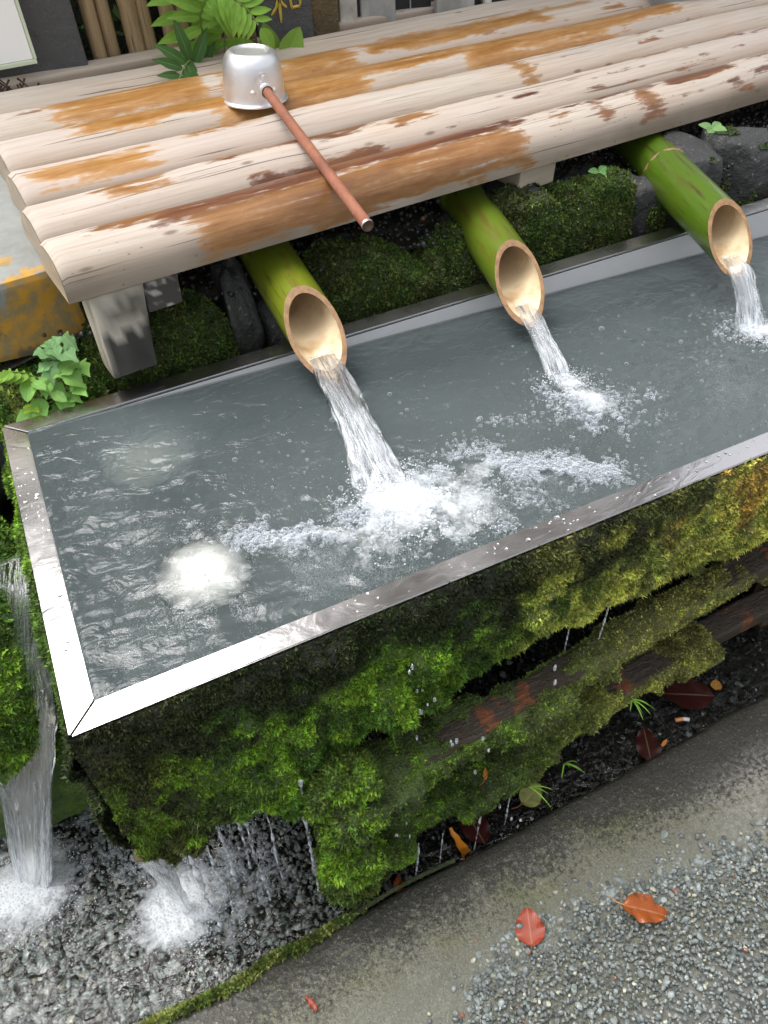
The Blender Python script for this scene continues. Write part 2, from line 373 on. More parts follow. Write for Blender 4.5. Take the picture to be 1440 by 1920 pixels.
def mat_concrete():
    t = NT('wet_concrete_kerb'); o = t.obj(); f = t.attr('f')
    a = t.noise(26, 7, 0.72); b = t.noise(120, 6, 0.72); c = t.noise(6, 3); r = t.noise(240, 3, 0.6)
    silt = t.mix(c, (0.120, 0.124, 0.094), (0.165, 0.167, 0.130))
    fj = t.math('ADD', f, t.math('MULTIPLY', t.math('SUBTRACT', a, 0.5), 0.5))
    spk = t.noise(120, 9, 0.8)
    vv = t.math('ADD', spk, t.math('MULTIPLY', t.math('SUBTRACT', fj, 0.40), 0.42))
    lite = t.mix(b, (0.105, 0.106, 0.070), (0.18, 0.18, 0.132)); lite = t.mix(t.ramp(t.noise(11, 4), [(0.48, 0.0), (0.64, 0.65)]), lite, (0.125, 0.135, 0.045))
    col = t.mix(t.ramp(vv, [(0.43, 0.0), (0.54, 1.0)]), t.mix(b, (0.014, 0.014, 0.010), (0.046, 0.044, 0.030)), lite)
    sm = t.ramp(fj, [(0.52, 0.0), (0.72, 1.0)])
    col = t.mix(sm, col, silt)
    sp_ = t.noise(230, 4, 0.8)
    col = t.mix(t.math('MULTIPLY', t.ramp(sp_, [(0.50, 0.0), (0.56, 0.7)]), t.ramp(fj, [(0.25, 0.8), (0.85, 0.15)])), col, (0.016, 0.015, 0.011))
    col = t.mix(t.math('MULTIPLY', t.ramp(t.noise(310, 3, 0.7), [(0.58, 0.0), (0.64, 0.7)]), t.ramp(fj, [(0.1, 0.4), (0.6, 1.0)])), col, (0.26, 0.25, 0.19))
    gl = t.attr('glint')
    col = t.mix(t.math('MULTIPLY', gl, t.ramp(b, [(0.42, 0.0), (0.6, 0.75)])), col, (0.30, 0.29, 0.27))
    col = t.mix(t.ramp(r, [(0.64, 0.0), (0.72, 0.5)]), col, (0.38, 0.37, 0.33))
    h = t.math('ADD', t.math('ADD', a, t.math('MULTIPLY', b, 0.7)), t.math('MULTIPLY', sp_, 0.5))
    bs = t.bump(h, 0.9, 0.006)
    rough = t.mix(sm, (0.38, 0.38, 0.38), (0.26, 0.26, 0.26))
    return t.out(t.pbr(color=col, rough=rough, normal=bs, coat=0.18, coatr=0.2, coatn=t.bump(t.noise(60, 3), 0.5, 0.005)))
def mat_bamboo(name, g0, g1, br, amt):
    t = NT(name); o = t.attr('s'); a = t.attr('a'); sd = t.attr('seed')
    vec = t.n('ShaderNodeCombineXYZ', {'X': o, 'Y': a, 'Z': sd}).outputs[0]
    st = t.noise(1.0, 4, 0.6, vec=t.map(vec, (2.5, 7, 1))); fi = t.noise(1.0, 4, 0.6, vec=t.map(vec, (3, 60, 1)))
    sc = t.noise(1.0, 3, 0.6, vec=t.map(vec, (2.0, 26, 1)), dist=0.5)
    col = t.mix(st, g0, g1)
    col = t.mix(t.ramp(st, [(0.52, 0.0), (0.66, amt)]), col, br)
    col = t.mix(t.math('MULTIPLY', t.ramp(fi, [(0.56, 0.0), (0.68, 0.6)]), 0.7), col, br)
    col = t.mix(t.ramp(sc, [(0.635, 0.0), (0.66, 0.9)]), col, (0.06, 0.036, 0.014))
    return t.out(t.pbr(color=col, rough=0.28, spec=0.5, coat=0.3, coatr=0.15, normal=t.bump(fi, 0.12, 0.001)))
def mat_bore():
    t = NT('cut_bamboo_inside'); n = t.noise(16, 5, 0.6); n2 = t.noise(120, 3)
    col = t.mix(n2, (0.66, 0.52, 0.33), (0.80, 0.68, 0.47)); col = t.mix(t.ramp(n, [(0.48, 0.0), (0.68, 0.75)]), col, (0.33, 0.17, 0.06))
    return t.out(t.pbr(color=col, rough=0.45, normal=t.bump(n2, 0.3, 0.001)))
def mat_plain(name, c, rough=0.5, metal=0.0, nscale=40, var=0.12, bs=0.1, **k):
    t = NT(name); n = t.noise(nscale, 5)
    col = t.mix(n, tuple(x * (1 - var) for x in c), tuple(min(1, x * (1 + var)) for x in c))
    return t.out(t.pbr(color=col, rough=rough, metal=metal, normal=t.bump(n, bs, 0.001), **k))
def mat_leaf(name='leaf_blade', rough=0.4, trl=0.35, coat=0.2, vein=0.35):
    t = NT(name); c = t.attr('col', 'Color'); u = t.attr('lu'); v = t.attr('lv')
    rib = t.math('ABSOLUTE', t.math('SINE', t.math('MULTIPLY', t.math('ADD', u, t.math('MULTIPLY', t.math('ABSOLUTE', v), -0.55)), 30.0)))
    veins = t.math('MAXIMUM', t.ramp(rib, [(0.0, 0.7), (0.20, 0.0)]), t.ramp(t.math('ABSOLUTE', v), [(0.02, 1.0), (0.07, 0.0)]))
    n = t.noise(70, 5, 0.6)
    col = t.mix(t.math('MULTIPLY', veins, vein), c, t.mix(0.5, c, (0.85, 0.85, 0.5)))
    blot = t.ramp(n, [(0.56, 0.0), (0.72, 1.0)])
    col = t.mix(t.math('MULTIPLY', blot, t.attr('decay')), col, (0.05, 0.02, 0.01))
    d = t.pbr(color=col, rough=rough, spec=0.28, normal=t.bump(t.math('ADD', rib, n), 0.25, 0.001), coat=coat, coatr=0.1)
    return t.out(t.mixsh(trl, d, t.n('ShaderNodeBsdfTranslucent', {'Color': col})))

M['lit_strip'] = mat_plain('lit_steel_strip', (0.80, 0.79, 0.80), 0.5, 0.35, 50, 0.05); M['steel'] = mat_steel(); M['floor'] = mat_floor_steel(); M['water'] = mat_water('trough_water', 20, 70, 0.85, 0.006, turb=0.33, tcol=(0.122, 0.150, 0.154))
M['chwater'] = mat_water('channel_water', 34, 110, 0.75, 0.006); M['stream'] = mat_stream()
M['film'] = mat_film(); M['bubble'] = mat_bubble(); M['foamsheet'] = mat_foamsheet(); M['froth'] = mat_froth(); M['moss'] = mat_moss(); M['mossbed'] = mat_mossbed()
M['log'] = mat_log()
def mat_slat():
    t = NT('rotting_wet_timber'); o = t.obj(); f = t.attr('rust')
    g = t.noise(3.0, 6, 0.7, vec=t.map(o, (6, 60, 60)), dist=0.6); b = t.noise(45, 6, 0.7); c = t.noise(130, 4, 0.7)
    col = t.mix(g, (0.022, 0.016, 0.011), (0.085, 0.062, 0.042)); col = t.mix(t.ramp(b, [(0.52, 0.0), (0.62, 0.8)]), col, (0.030, 0.034, 0.014))
    m = t.ramp(t.math('ADD', f, t.math('MULTIPLY', t.math('SUBTRACT', b, 0.5), 2.2)), [(0.62, 0.0), (0.74, 1.0)])
    col = t.mix(t.math('MULTIPLY', m, t.ramp(c, [(0.36, 0.25), (0.56, 1.0)])), col, t.mix(g, (0.14, 0.036, 0.012), (0.30, 0.10, 0.030)))
    return t.out(t.pbr(color=col, rough=0.35, normal=t.bump(t.math('ADD', t.math('ADD', g, b), c), 0.9, 0.005)))
M['slat'] = mat_slat()
M['greywood'] = mat_oldwood('weathered_grey_wood', (0.20, 0.17, 0.13), (0.46, 0.40, 0.32), (0.07, 0.06, 0.045))
M['palewood'] = mat_oldwood('pale_timber', (0.40, 0.33, 0.24), (0.58, 0.50, 0.40), (0.20, 0.15, 0.10), (6, 6, 30), 0.3)
M['darkwood'] = mat_oldwood('wet_dark_timber', (0.055, 0.035, 0.022), (0.13, 0.085, 0.05), (0.03, 0.022, 0.014), (3, 30, 30), 0.6)
M['rust'] = mat_oldwood('wet_red_timber', (0.16, 0.05, 0.018), (0.42, 0.14, 0.045), (0.06, 0.025, 0.012), (14, 40, 40), 0.8)
M['stone'] = mat_stone('dark_wall_stone', (0.016, 0.017, 0.017), (0.058, 0.060, 0.058), (0.030, 0.034, 0.020))
M['granite'] = mat_stone('dark_granite', (0.045, 0.047, 0.049), (0.105, 0.107, 0.108), (0.075, 0.08, 0.08), 40, 0.5, 0.35)
M['soil'] = mat_stone('dark_soil', (0.018, 0.015, 0.011), (0.05, 0.042, 0.030), (0.03, 0.03, 0.015), 30, 0.8, 0.9)
M['lichen'] = mat_lichen(); M['concrete'] = mat_concrete()
M['gravel'] = mat_attr('grey_gravel', 0.42, 0.25, 0.5, 0.22, 120, 0.15)
M['wetgravel'] = mat_attr('wet_gravel', 0.22, 0.2, 0.6, 0.3, 120, 0.3)
M['cattr'] = mat_attr('tinted_surface', 0.5, 0.2, 0.5, 0.12, 80)
M['leaf'] = mat_leaf('leaf_blade', 0.55, 0.35, 0.0); M['wetleaf'] = mat_leaf('wet_fallen_leaf', 0.28, 0.04, 0.2, 0.22)
M['bam1'] = mat_bamboo('yellow_green_bamboo', (0.105, 0.150, 0.010), (0.20, 0.235, 0.016), (0.125, 0.075, 0.014), 0.75)
M['bam2'] = mat_bamboo('mid_green_bamboo', (0.075, 0.125, 0.010), (0.135, 0.19, 0.016), (0.105, 0.062, 0.014), 0.75)
M['bam3'] = mat_bamboo('deep_green_bamboo', (0.050, 0.105, 0.008), (0.095, 0.165, 0.011), (0.070, 0.052, 0.010), 0.55)
M['drybam'] = mat_bamboo('dry_bamboo', (0.27, 0.19, 0.105), (0.42, 0.31, 0.17), (0.13, 0.085, 0.045), 0.7)
M['bore'] = mat_bore(); M['cut'] = mat_plain('cut_bamboo_edge', (0.27, 0.155, 0.075), 0.6, 0, 130, 0.75, 0.5)
M['alu'] = mat_plain('aluminium', (0.86, 0.865, 0.88), 0.42, 1.0, 45, 0.10, 0.4)
M['handle'] = mat_oldwood('varnished_handle', (0.20, 0.065, 0.035), (0.36, 0.15, 0.085), (0.11, 0.035, 0.02), (30, 30, 4), 0.6)
M['white'] = mat_plain('white_panel', (0.93, 0.94, 0.92), 0.3, 0, 10, 0.03)
M['plexi'] = mat_plain('pale_green_edge', (0.62, 0.70, 0.52), 0.3, 0, 10, 0.05)
M['tub'] = mat_plain('grey_plastic_tub', (0.52, 0.54, 0.56), 0.4, 0, 30, 0.06)
M['black'] = mat_plain('gap_and_roof_black', (0.014, 0.014, 0.015), 0.6, 0, 20, 0.3)  # stands for the shade in the plank wall gaps, also used on the roof
M['paint'] = mat_oldwood('flaking_white_paint', (0.50, 0.48, 0.43), (0.70, 0.68, 0.63), (0.10, 0.085, 0.06), (10, 10, 3), 0.75)
M['grain'] = mat_oldwood('silvered_boards', (0.27, 0.27, 0.25), (0.50, 0.50, 0.48), (0.09, 0.09, 0.06), (12, 12, 2), 0.6)
M['gold'] = mat_plain('gold_paint', (0.55, 0.40, 0.06), 0.45, 0, 60, 0.25)
M['wetpipe'] = mat_stone('mossy_brown_pipe', (0.10, 0.065, 0.025), (0.20, 0.14, 0.06), (0.06, 0.055, 0.02), 40, 0.4, 0.6)
def mat_light_patch(name, c, e0, e1):
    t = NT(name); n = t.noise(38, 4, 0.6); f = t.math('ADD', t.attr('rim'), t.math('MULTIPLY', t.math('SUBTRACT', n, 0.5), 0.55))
    return t.out(t.pbr(color=t.mix(t.ramp(f, [(e0, 0.0), (e1, 1.0)]), c, (0.07, 0.085, 0.085)), rough=0.6))  # colour fades to floor grey, a painted soft edge of light
M['disc'] = mat_light_patch('bright_patch', (0.93, 0.92, 0.87), 0.42, 1.02)
M['disc2'] = mat_light_patch('dim_patch', (0.46, 0.45, 0.37), 0.15, 0.95)

# ------------------------------------------------------------------ constants
DN = nrm(np.array([-0.042, 0.0, -1.0]))        # the water's plumb line in the trough's own frame
L, W, RIM = 2.5, 0.56, 0.032
wl = lambda x: -0.0445 * x + 0.003             # water level inside the trough
ZG, ZW, ZK = -0.690, -0.655, -0.622            # channel bed, channel water, kerb top

# ------------------------------------------------------------------ GROUND, CHANNEL, KERB (setting)
xs = np.concatenate([[-60, -20, -6, -3], np.linspace(-1.6, 3.2, 40), [6, 20, 60]])
ys = np.concatenate([[-60, -20, -6, -2.5], np.linspace(-1.4, -0.40, 12)])
X, Y = np.meshgrid(xs, ys, indexing='ij')
Z = ZK - 0.012 + 0.004 * fbm(np.stack([X, Y, 0 * X], -1), 6, 3)
Vg = np.stack([X, Y, Z], -1).reshape(-1, 3)
mk('ground', Vg, gridF(len(xs), len(ys)), M['cattr'], attrs={'col': np.tile([0.12, 0.12, 0.105], (len(Vg), 1))}, kind='structure')
# far ground behind the wall and to the sides
xs2 = np.array([-60, -20, -3, -1.2, -0.6, 3.2, 20, 60.]); ys2 = np.array([-0.12, 0.3, 0.62, 0.9, 2, 6, 20, 60.])
X, Y = np.meshgrid(xs2, ys2, indexing='ij')
mk('channel_bed', np.stack([X, Y, np.full_like(X, ZG - 0.012)], -1).reshape(-1, 3), gridF(8, 8), M['soil'], kind='structure')
# kerb: a cross section swept along x
xk = np.linspace(-1.6, 3.2, 300); t = np.linspace(0, 1, 46)
def kerb_sec(x):
    y0 = -0.105 + 0.022 * (x - 0.0) / 1.1 + 0.004 * fbm(np.stack([x * 1.0, 0 * x, 0 * x], -1), 9, 3)
    return y0
y0 = kerb_sec(xk)
prof = [(0.0, ZG - 0.02), (0.0, ZK - 0.03), (-0.001, ZK - 0.014), (-0.004, ZK - 0.006), (-0.010, ZK - 0.001)] + \
       [(-0.012 - d, ZK - 0.010 * max(0, d - 0.03) / 0.2) for d in np.linspace(0.006, 0.36, 40)]
prof = np.array(prof)
V = np.stack([np.repeat(xk[:, None], len(prof), 1), y0[:, None] + prof[None, :, 0], np.repeat(prof[None, :, 1], len(xk), 0)], -1)
V[..., 2] += 0.0022 * fbm(V, 22, 4, 3) * (prof[:, 1] > ZK - 0.012)
dd = -prof[:, 0]
f = np.clip(dd / 0.20, 0, 1.2)[None] + 0.0 * V[..., 0]
f = f - 0.42 * sstep(0.62, 1.0, V[..., 0]) * (dd[None] > 0.02) * sstep(0.9, 0.3, f)
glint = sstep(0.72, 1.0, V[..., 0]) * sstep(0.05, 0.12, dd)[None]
kerb = mk('kerb', V.reshape(-1, 3), gridF(len(xk), len(prof))[:, ::-1], M['concrete'],
          attrs={'f': f.ravel(), 'glint': glint.ravel()}, kind='structure')

# ------------------------------------------------------------------ gravel
base_V, base_F = ico(2)
def pebbles(n, seed, sub=2):
    rs = np.random.RandomState(seed); out = []
    V1, F1 = ico(sub)
    for k in range(n):
        V = V1 * (1 + 0.22 * vn(V1 * 1.6 + rs.uniform(0, 50, 3), k)[:, None])
        for c in range(7):                       # a few flat broken faces
            d = nrm(rs.normal(size=3)); h = rs.uniform(0.62, 0.9); q = V @ d
            V = V - np.maximum(q - h, 0)[:, None] * d
        out.append((V * np.array([1.0, rs.uniform(0.65, 0.95), rs.uniform(0.5, 0.75)]), F1))
    return out
PEB = pebbles(14, 5); PEBL = pebbles(16, 6, 1)
def scatter2(pos, sz, rs, big):
    """finer solids for the pebbles that show large, coarser ones for the rest"""
    m = sz >= big; A = scatter(PEB, pos[m], sz[m], rs=rs) if m.any() else None; B = scatter(PEBL, pos[~m], sz[~m], rs=rs)
    if A is None: return B[0], B[1], np.where(~m)[0][B[2]]
    return np.vstack([A[0], B[0]]), np.vstack([A[1], B[1] + len(A[0])]), np.concatenate([np.where(m)[0][A[2]], np.where(~m)[0][B[2]]])
def gravel_cols(n, rs, lo, hi, pale=0.05, red=0.012):
    k = rs.uniform(0, 1, n) ** 1.3
    c = lo + (hi - lo) * k[:, None]
    c = c * rs.uniform(0.85, 1.15, (n, 1))
    p = rs.uniform(0, 1, n)
    c[p < pale] = np.array([0.42, 0.42, 0.33]) * rs.uniform(0.7, 1.1, ((p < pale).sum(), 1))
    m = p > 1 - red; c[m] = np.array([0.30, 0.12, 0.08])
    return c
def jgrid(x0, x1, y0, y1, p, rs):
    gx = np.arange(x0, x1, p); gy = np.arange(y0, y1, p)
    A, B = np.meshgrid(gx, gy, indexing='ij'); P = np.stack([A.ravel(), B.ravel()], -1)
    return P + rs.uniform(-0.6, 0.6, P.shape) * p
rs = np.random.RandomState(21)
# outer gravel path
edge = np.array([(-0.30, -0.37), (0.18, -0.335), (0.30, -0.315), (0.376, -0.245), (0.45, -0.232), (0.503, -0.222), (0.604, -0.224), (0.70, -0.245), (0.774, -0.262), (0.917, -0.292), (1.3, -0.30), (2.2, -0.30)])
P = np.vstack([jgrid(0.18, 1.05, -0.60, -0.2, 0.0070, rs), jgrid(0.10, 1.20, -0.66, -0.2, 0.0088, rs)])
lay = np.repeat([0, 1], [len(jgrid(-0.1, 1.25, -0.62, -0.2, 0.0092, np.random.RandomState(0))), 0]) if False else np.arange(len(P))
ey = np.interp(P[:, 0], edge[:, 0], edge[:, 1]) + 0.018 * fbm(np.stack([P[:, 0], P[:, 1], 0 * P[:, 0]], -1), 22, 3, 9)
dpt = ey - P[:, 1]
keep = (rs.uniform(0, 1, len(P)) < np.clip(0.03 + sstep(-0.012, 0.03, dpt), 0, 1)) & (dpt > -0.035)
P, dpt = P[keep], dpt[keep]
sz = rs.uniform(0.0024, 0.0050, len(P)) * (1 + 0.7 * (rs.uniform(0, 1, len(P)) > 0.95)) * (1 + 0.55 * sstep(0.07, -0.01, dpt))
pos = np.column_stack([P, ZK - 0.0095 + 0.005 * sstep(-0.01, 0.07, dpt) + rs.uniform(-0.001, 0.0035, len(P))])
V, F, idx = scatter2(pos, sz, rs, 0.0056)
gc = gravel_cols(len(P), rs, np.array([0.085, 0.102, 0.098]), np.array([0.26, 0.29, 0.28]), 0.05, 0.004)
mk('gravel', V, F, M['gravel'], smooth=False, attrs={'col': gc[idx]}, kind='stuff', label='loose grey gravel on the path beyond the kerb')
# stray pebbles on the silt of the kerb
sp = []
for _ in range(52):
    x = rs.uniform(0.02, 1.0); e = np.interp(x, edge[:, 0], edge[:, 1]); sp.append((x, e + abs(rs.normal()) * 0.022 + 0.004))
sp = np.array(sp); pos = np.column_stack([sp, np.full(len(sp), ZK - 0.004)])
V, F, idx = scatter(PEB, pos, rs.uniform(0.003, 0.0068, len(sp)), rs=rs)
mk('stray_gravel', V, F, M['wetgravel'], attrs={'col': gravel_cols(len(sp), rs, np.array([0.12, 0.13, 0.13]), np.array([0.28, 0.3, 0.3]), 0.12)[idx]}, kind='stuff', label='scattered pebbles on the silty kerb')
# channel gravel
P = np.vstack([jgrid(-0.55, 1.65, -0.125, 0.50, 0.0102, rs), jgrid(-0.5, 0.3, -0.125, 0.4, 0.014, rs)])
P = P[(P[:, 1] < np.interp(P[:, 0], xk, y0) + 0.1 * 10)]
P = P[P[:, 1] > np.interp(P[:, 0], xk, y0) + 0.004]
P = P[(P[:, 0] < 0.36) | (P[:, 1] < 0.30)]
drk = sstep(0.15, 0.45, P[:, 0] + 0.9 * P[:, 1] * 0)
sz = rs.uniform(0.0038, 0.0072, len(P)) * (1 + 0.8 * (rs.uniform(0, 1, len(P)) > 0.95))
pos = np.column_stack([P, ZG + rs.uniform(-0.002, 0.009, len(P)) + 0.006 * fbm(np.column_stack([P, 0 * P[:, 0]]), 7, 2)])
V, F, idx = scatter2(pos, sz, rs, 0.0085)
c1 = gravel_cols(len(P), rs, np.array([0.150, 0.178, 0.162]), np.array([0.40, 0.45, 0.425]), 0.07, 0.006)
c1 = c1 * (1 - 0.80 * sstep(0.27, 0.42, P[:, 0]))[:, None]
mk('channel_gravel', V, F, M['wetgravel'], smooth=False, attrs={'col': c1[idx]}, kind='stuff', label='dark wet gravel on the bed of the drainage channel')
# channel water with rings round the falling streams
FEET = [(-0.018, 0.048), (-0.24, 0.20), (0.178, 0.205)]
gx, gy = np.concatenate([np.arange(-0.70, 0.40, 0.0055), np.arange(0.40, 2.2, 0.011)]), np.arange(-0.13, 0.62, 0.0060)
X, Y = np.meshgrid(gx, gy, indexing='ij'); Q = np.stack([X, Y, 0 * X], -1)
act = sstep(0.42, 0.05, X)
Z = ZW + act * (0.0021 * fbm(Q, 30, 3, 4) + 0.0013 * fbm(Q, 75, 2, 6)) + 0.0006 * fbm(Q, 26, 3, 7)
for fx, fy in FEET:
    r = np.hypot(X - fx, Y - fy); Z += 0.0045 * np.exp(-r / 0.05) * np.cos(r * 330) * act
mk('channel_water', np.stack([X, Y, Z], -1).reshape(-1, 3), gridF(len(gx), len(gy)), M['chwater'], kind='structure')

# ------------------------------------------------------------------ moss machinery
PAL = dict(bright=(0.190, 0.345, 0.030), mid=(0.080, 0.170, 0.022), deep=(0.045, 0.10, 0.014), olive=(0.215, 0.225, 0.065), yel=(0.36, 0.385, 0.085),
           gold=(0.42, 0.30, 0.075), brown=(0.085, 0.065, 0.024), wet=(0.030, 0.036, 0.017), dull=(0.10, 0.115, 0.030))
PAL = {k: np.array(v) * (1.6 if k in ('yel', 'gold', 'olive') else 1.25 if k != 'wet' else 0.9) for k, v in PAL.items()}
def blendc(w, pw=2.2):
    w = {k: np.maximum(np.asarray(v, float), 0) ** pw for k, v in w.items()}; w['wet'] = w.get('wet', 0.0) + 1e-5
    tot = sum(w.values()); return sum(np.asarray(v)[..., None] * PAL[k] for k, v in w.items()) / np.maximum(np.asarray(tot)[..., None], 1e-6)
def sprigs(P, F, dens, n, length, colfn, rs, spread=1.25, droop=0.15, blades=3, wid=0.31):
    """n sprigs spread over quads F of the vertices P; dens is a weight per vertex"""
    a, b, c, d = (P[F[:, i]] for i in range(4))
    N = np.cross(c - a, d - b); ar = np.linalg.norm(N, axis=1); N = nrm(N)
    w = ar * dens[F].mean(1); w = w / w.sum()
    k = rs.choice(len(F), size=n, p=w); u, v = rs.uniform(0, 1, (2, n, 1))
    p = (a[k] * (1 - u) + b[k] * u) * (1 - v) + (d[k] * (1 - u) + c[k] * u) * v
    nn = N[k]; col = colfn(p, nn); col = col * (0.45 + 1.25 * rs.uniform(0, 1, (n, 1)) ** 1.4) * (1 + 0.25 * vn(p * 240)[:, None]) * (1 + 0.45 * fbm(p, 75, 2, 3)[:, None])
    col[:, 0] *= rs.uniform(0.85, 1.2, n)
    ax = nrm(nn + spread * rs.normal(size=(n, 3)) * 0.7 + droop * DN)
    ln = length * rs.uniform(0.55, 1.35, n)
    Vs = []
    for bl in range(blades):
        dr = nrm(ax + 0.55 * rs.normal(size=(n, 3))); sd = nrm(np.cross(dr, rs.normal(size=(n, 3)))); hw = (ln * wid)[:, None] * sd
        base = p + ax * (ln * 0.22 * bl)[:, None] - nn * 0.001
        Vs.append(np.stack([base - hw, base + hw, base + dr * ln[:, None]], 1))
    V = np.stack(Vs, 1).reshape(-1, 3); Fv = np.arange(len(V)).reshape(-1, 3)
    return V, Fv, np.repeat(col, 3 * blades, 0)
def moss_part(name, P, F, dens, n, length, colfn, parent, rs, bed=True, bedcol=None, **kw):
    V, Fv, C = sprigs(P, F, dens, n, length, colfn, rs, **kw)
    return mk(name, V, Fv, M['moss'], parent, smooth=False, attrs={'col': C}, kind='stuff')

# ------------------------------------------------------------------ TROUGH
trough = empty('water_trough', (0, 0, -0.2), 'long steel lined water trough with mossy outer walls, filled to the brim', 'water trough')
def plate(name, poly, z0, z1, mat, parent, bev=0.0012):
    bm = bmesh.new(); vs = [bm.verts.new((x, y, z0)) for x, y in poly]; f = bm.faces.new(vs)
    r = bmesh.ops.extrude_face_region(bm, geom=[f]); 
    for v in r['geom']:
        if isinstance(v, bmesh.types.BMVert): v.co.z = z1
    bmesh.ops.recalc_face_normals(bm, faces=bm.faces[:])
    bmesh.ops.bevel(bm, geom=bm.edges[:], offset=bev, segments=2, affect='EDGES'); bm.verts.index_update()
    V, F = bm_np(bm); bm.free(); return mk(name, V, F, mat, parent, smooth=False)
g = 0.0015
plate('rim', [(g * 1.4, 0), (L, 0), (L, RIM), (RIM + g * 1.4, RIM)], -0.0045, 0.0, M['steel'], trough)
plate('rim', [(0, g * 1.4), (RIM, RIM + g * 1.4), (RIM, W - RIM - g), (0, W - g)], -0.0045, 0.0, M['steel'], trough)
plate('rim', [(g, W), (RIM + g, W - RIM), (L, W - RIM), (L, W)], -0.0045, 0.0, M['steel'], trough)
plate('rim', [(L + 0.0005, 0), (L + RIM, 0), (L + RIM, W), (L + 0.0005, W)], -0.0045, 0.0, M['steel'], trough)
DEP = -0.195
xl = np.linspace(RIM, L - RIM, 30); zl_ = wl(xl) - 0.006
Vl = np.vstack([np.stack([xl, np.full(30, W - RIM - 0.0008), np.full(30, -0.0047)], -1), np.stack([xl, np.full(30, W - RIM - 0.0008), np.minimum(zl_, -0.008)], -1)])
mk('lit_wall_strip', Vl, np.stack([np.arange(29), np.arange(29) + 30, np.arange(29) + 31, np.arange(29) + 1], -1), M['lit_strip'], trough)  # added pale strip, the lit band above the waterline put into colour
box('lining_wall', (L / 2, W - RIM + 0.002, (DEP - 0.0055) / 2), (L - 2 * RIM, 0.003, -DEP - 0.006), M['floor'], trough, 0.0)
box('lining_wall', (L / 2, RIM - 0.002, (DEP - 0.0055) / 2), (L - 2 * RIM, 0.003, -DEP - 0.006), M['floor'], trough, 0.0)
box('lining_wall', (RIM - 0.002, W / 2, (DEP - 0.0055) / 2), (0.003, W - 2 * RIM + 0.001, -DEP - 0.006), M['floor'], trough, 0.0)
box('lining_floor', (L / 2, W / 2, DEP - 0.004), (L - 2 * RIM + 0.004, W - 2 * RIM + 0.004, 0.006), M['floor'], trough, 0.0)
box('side_board', (L / 2, 0.0165, -0.105), (L - 0.004, 0.022, 0.195), M['darkwood'], trough, 0.003)
box('side_board', (L / 2, W - 0.0165, -0.105), (L - 0.004, 0.022, 0.195), M['darkwood'], trough, 0.003)
box('end_board', (0.0155, W / 2, -0.105), (0.022, W - 0.06, 0.195), M['darkwood'], trough, 0.003)
box('base_board', (L / 2, W / 2, -0.213), (L - 0.01, W - 0.01, 0.02), M['darkwood'], trough, 0.003)
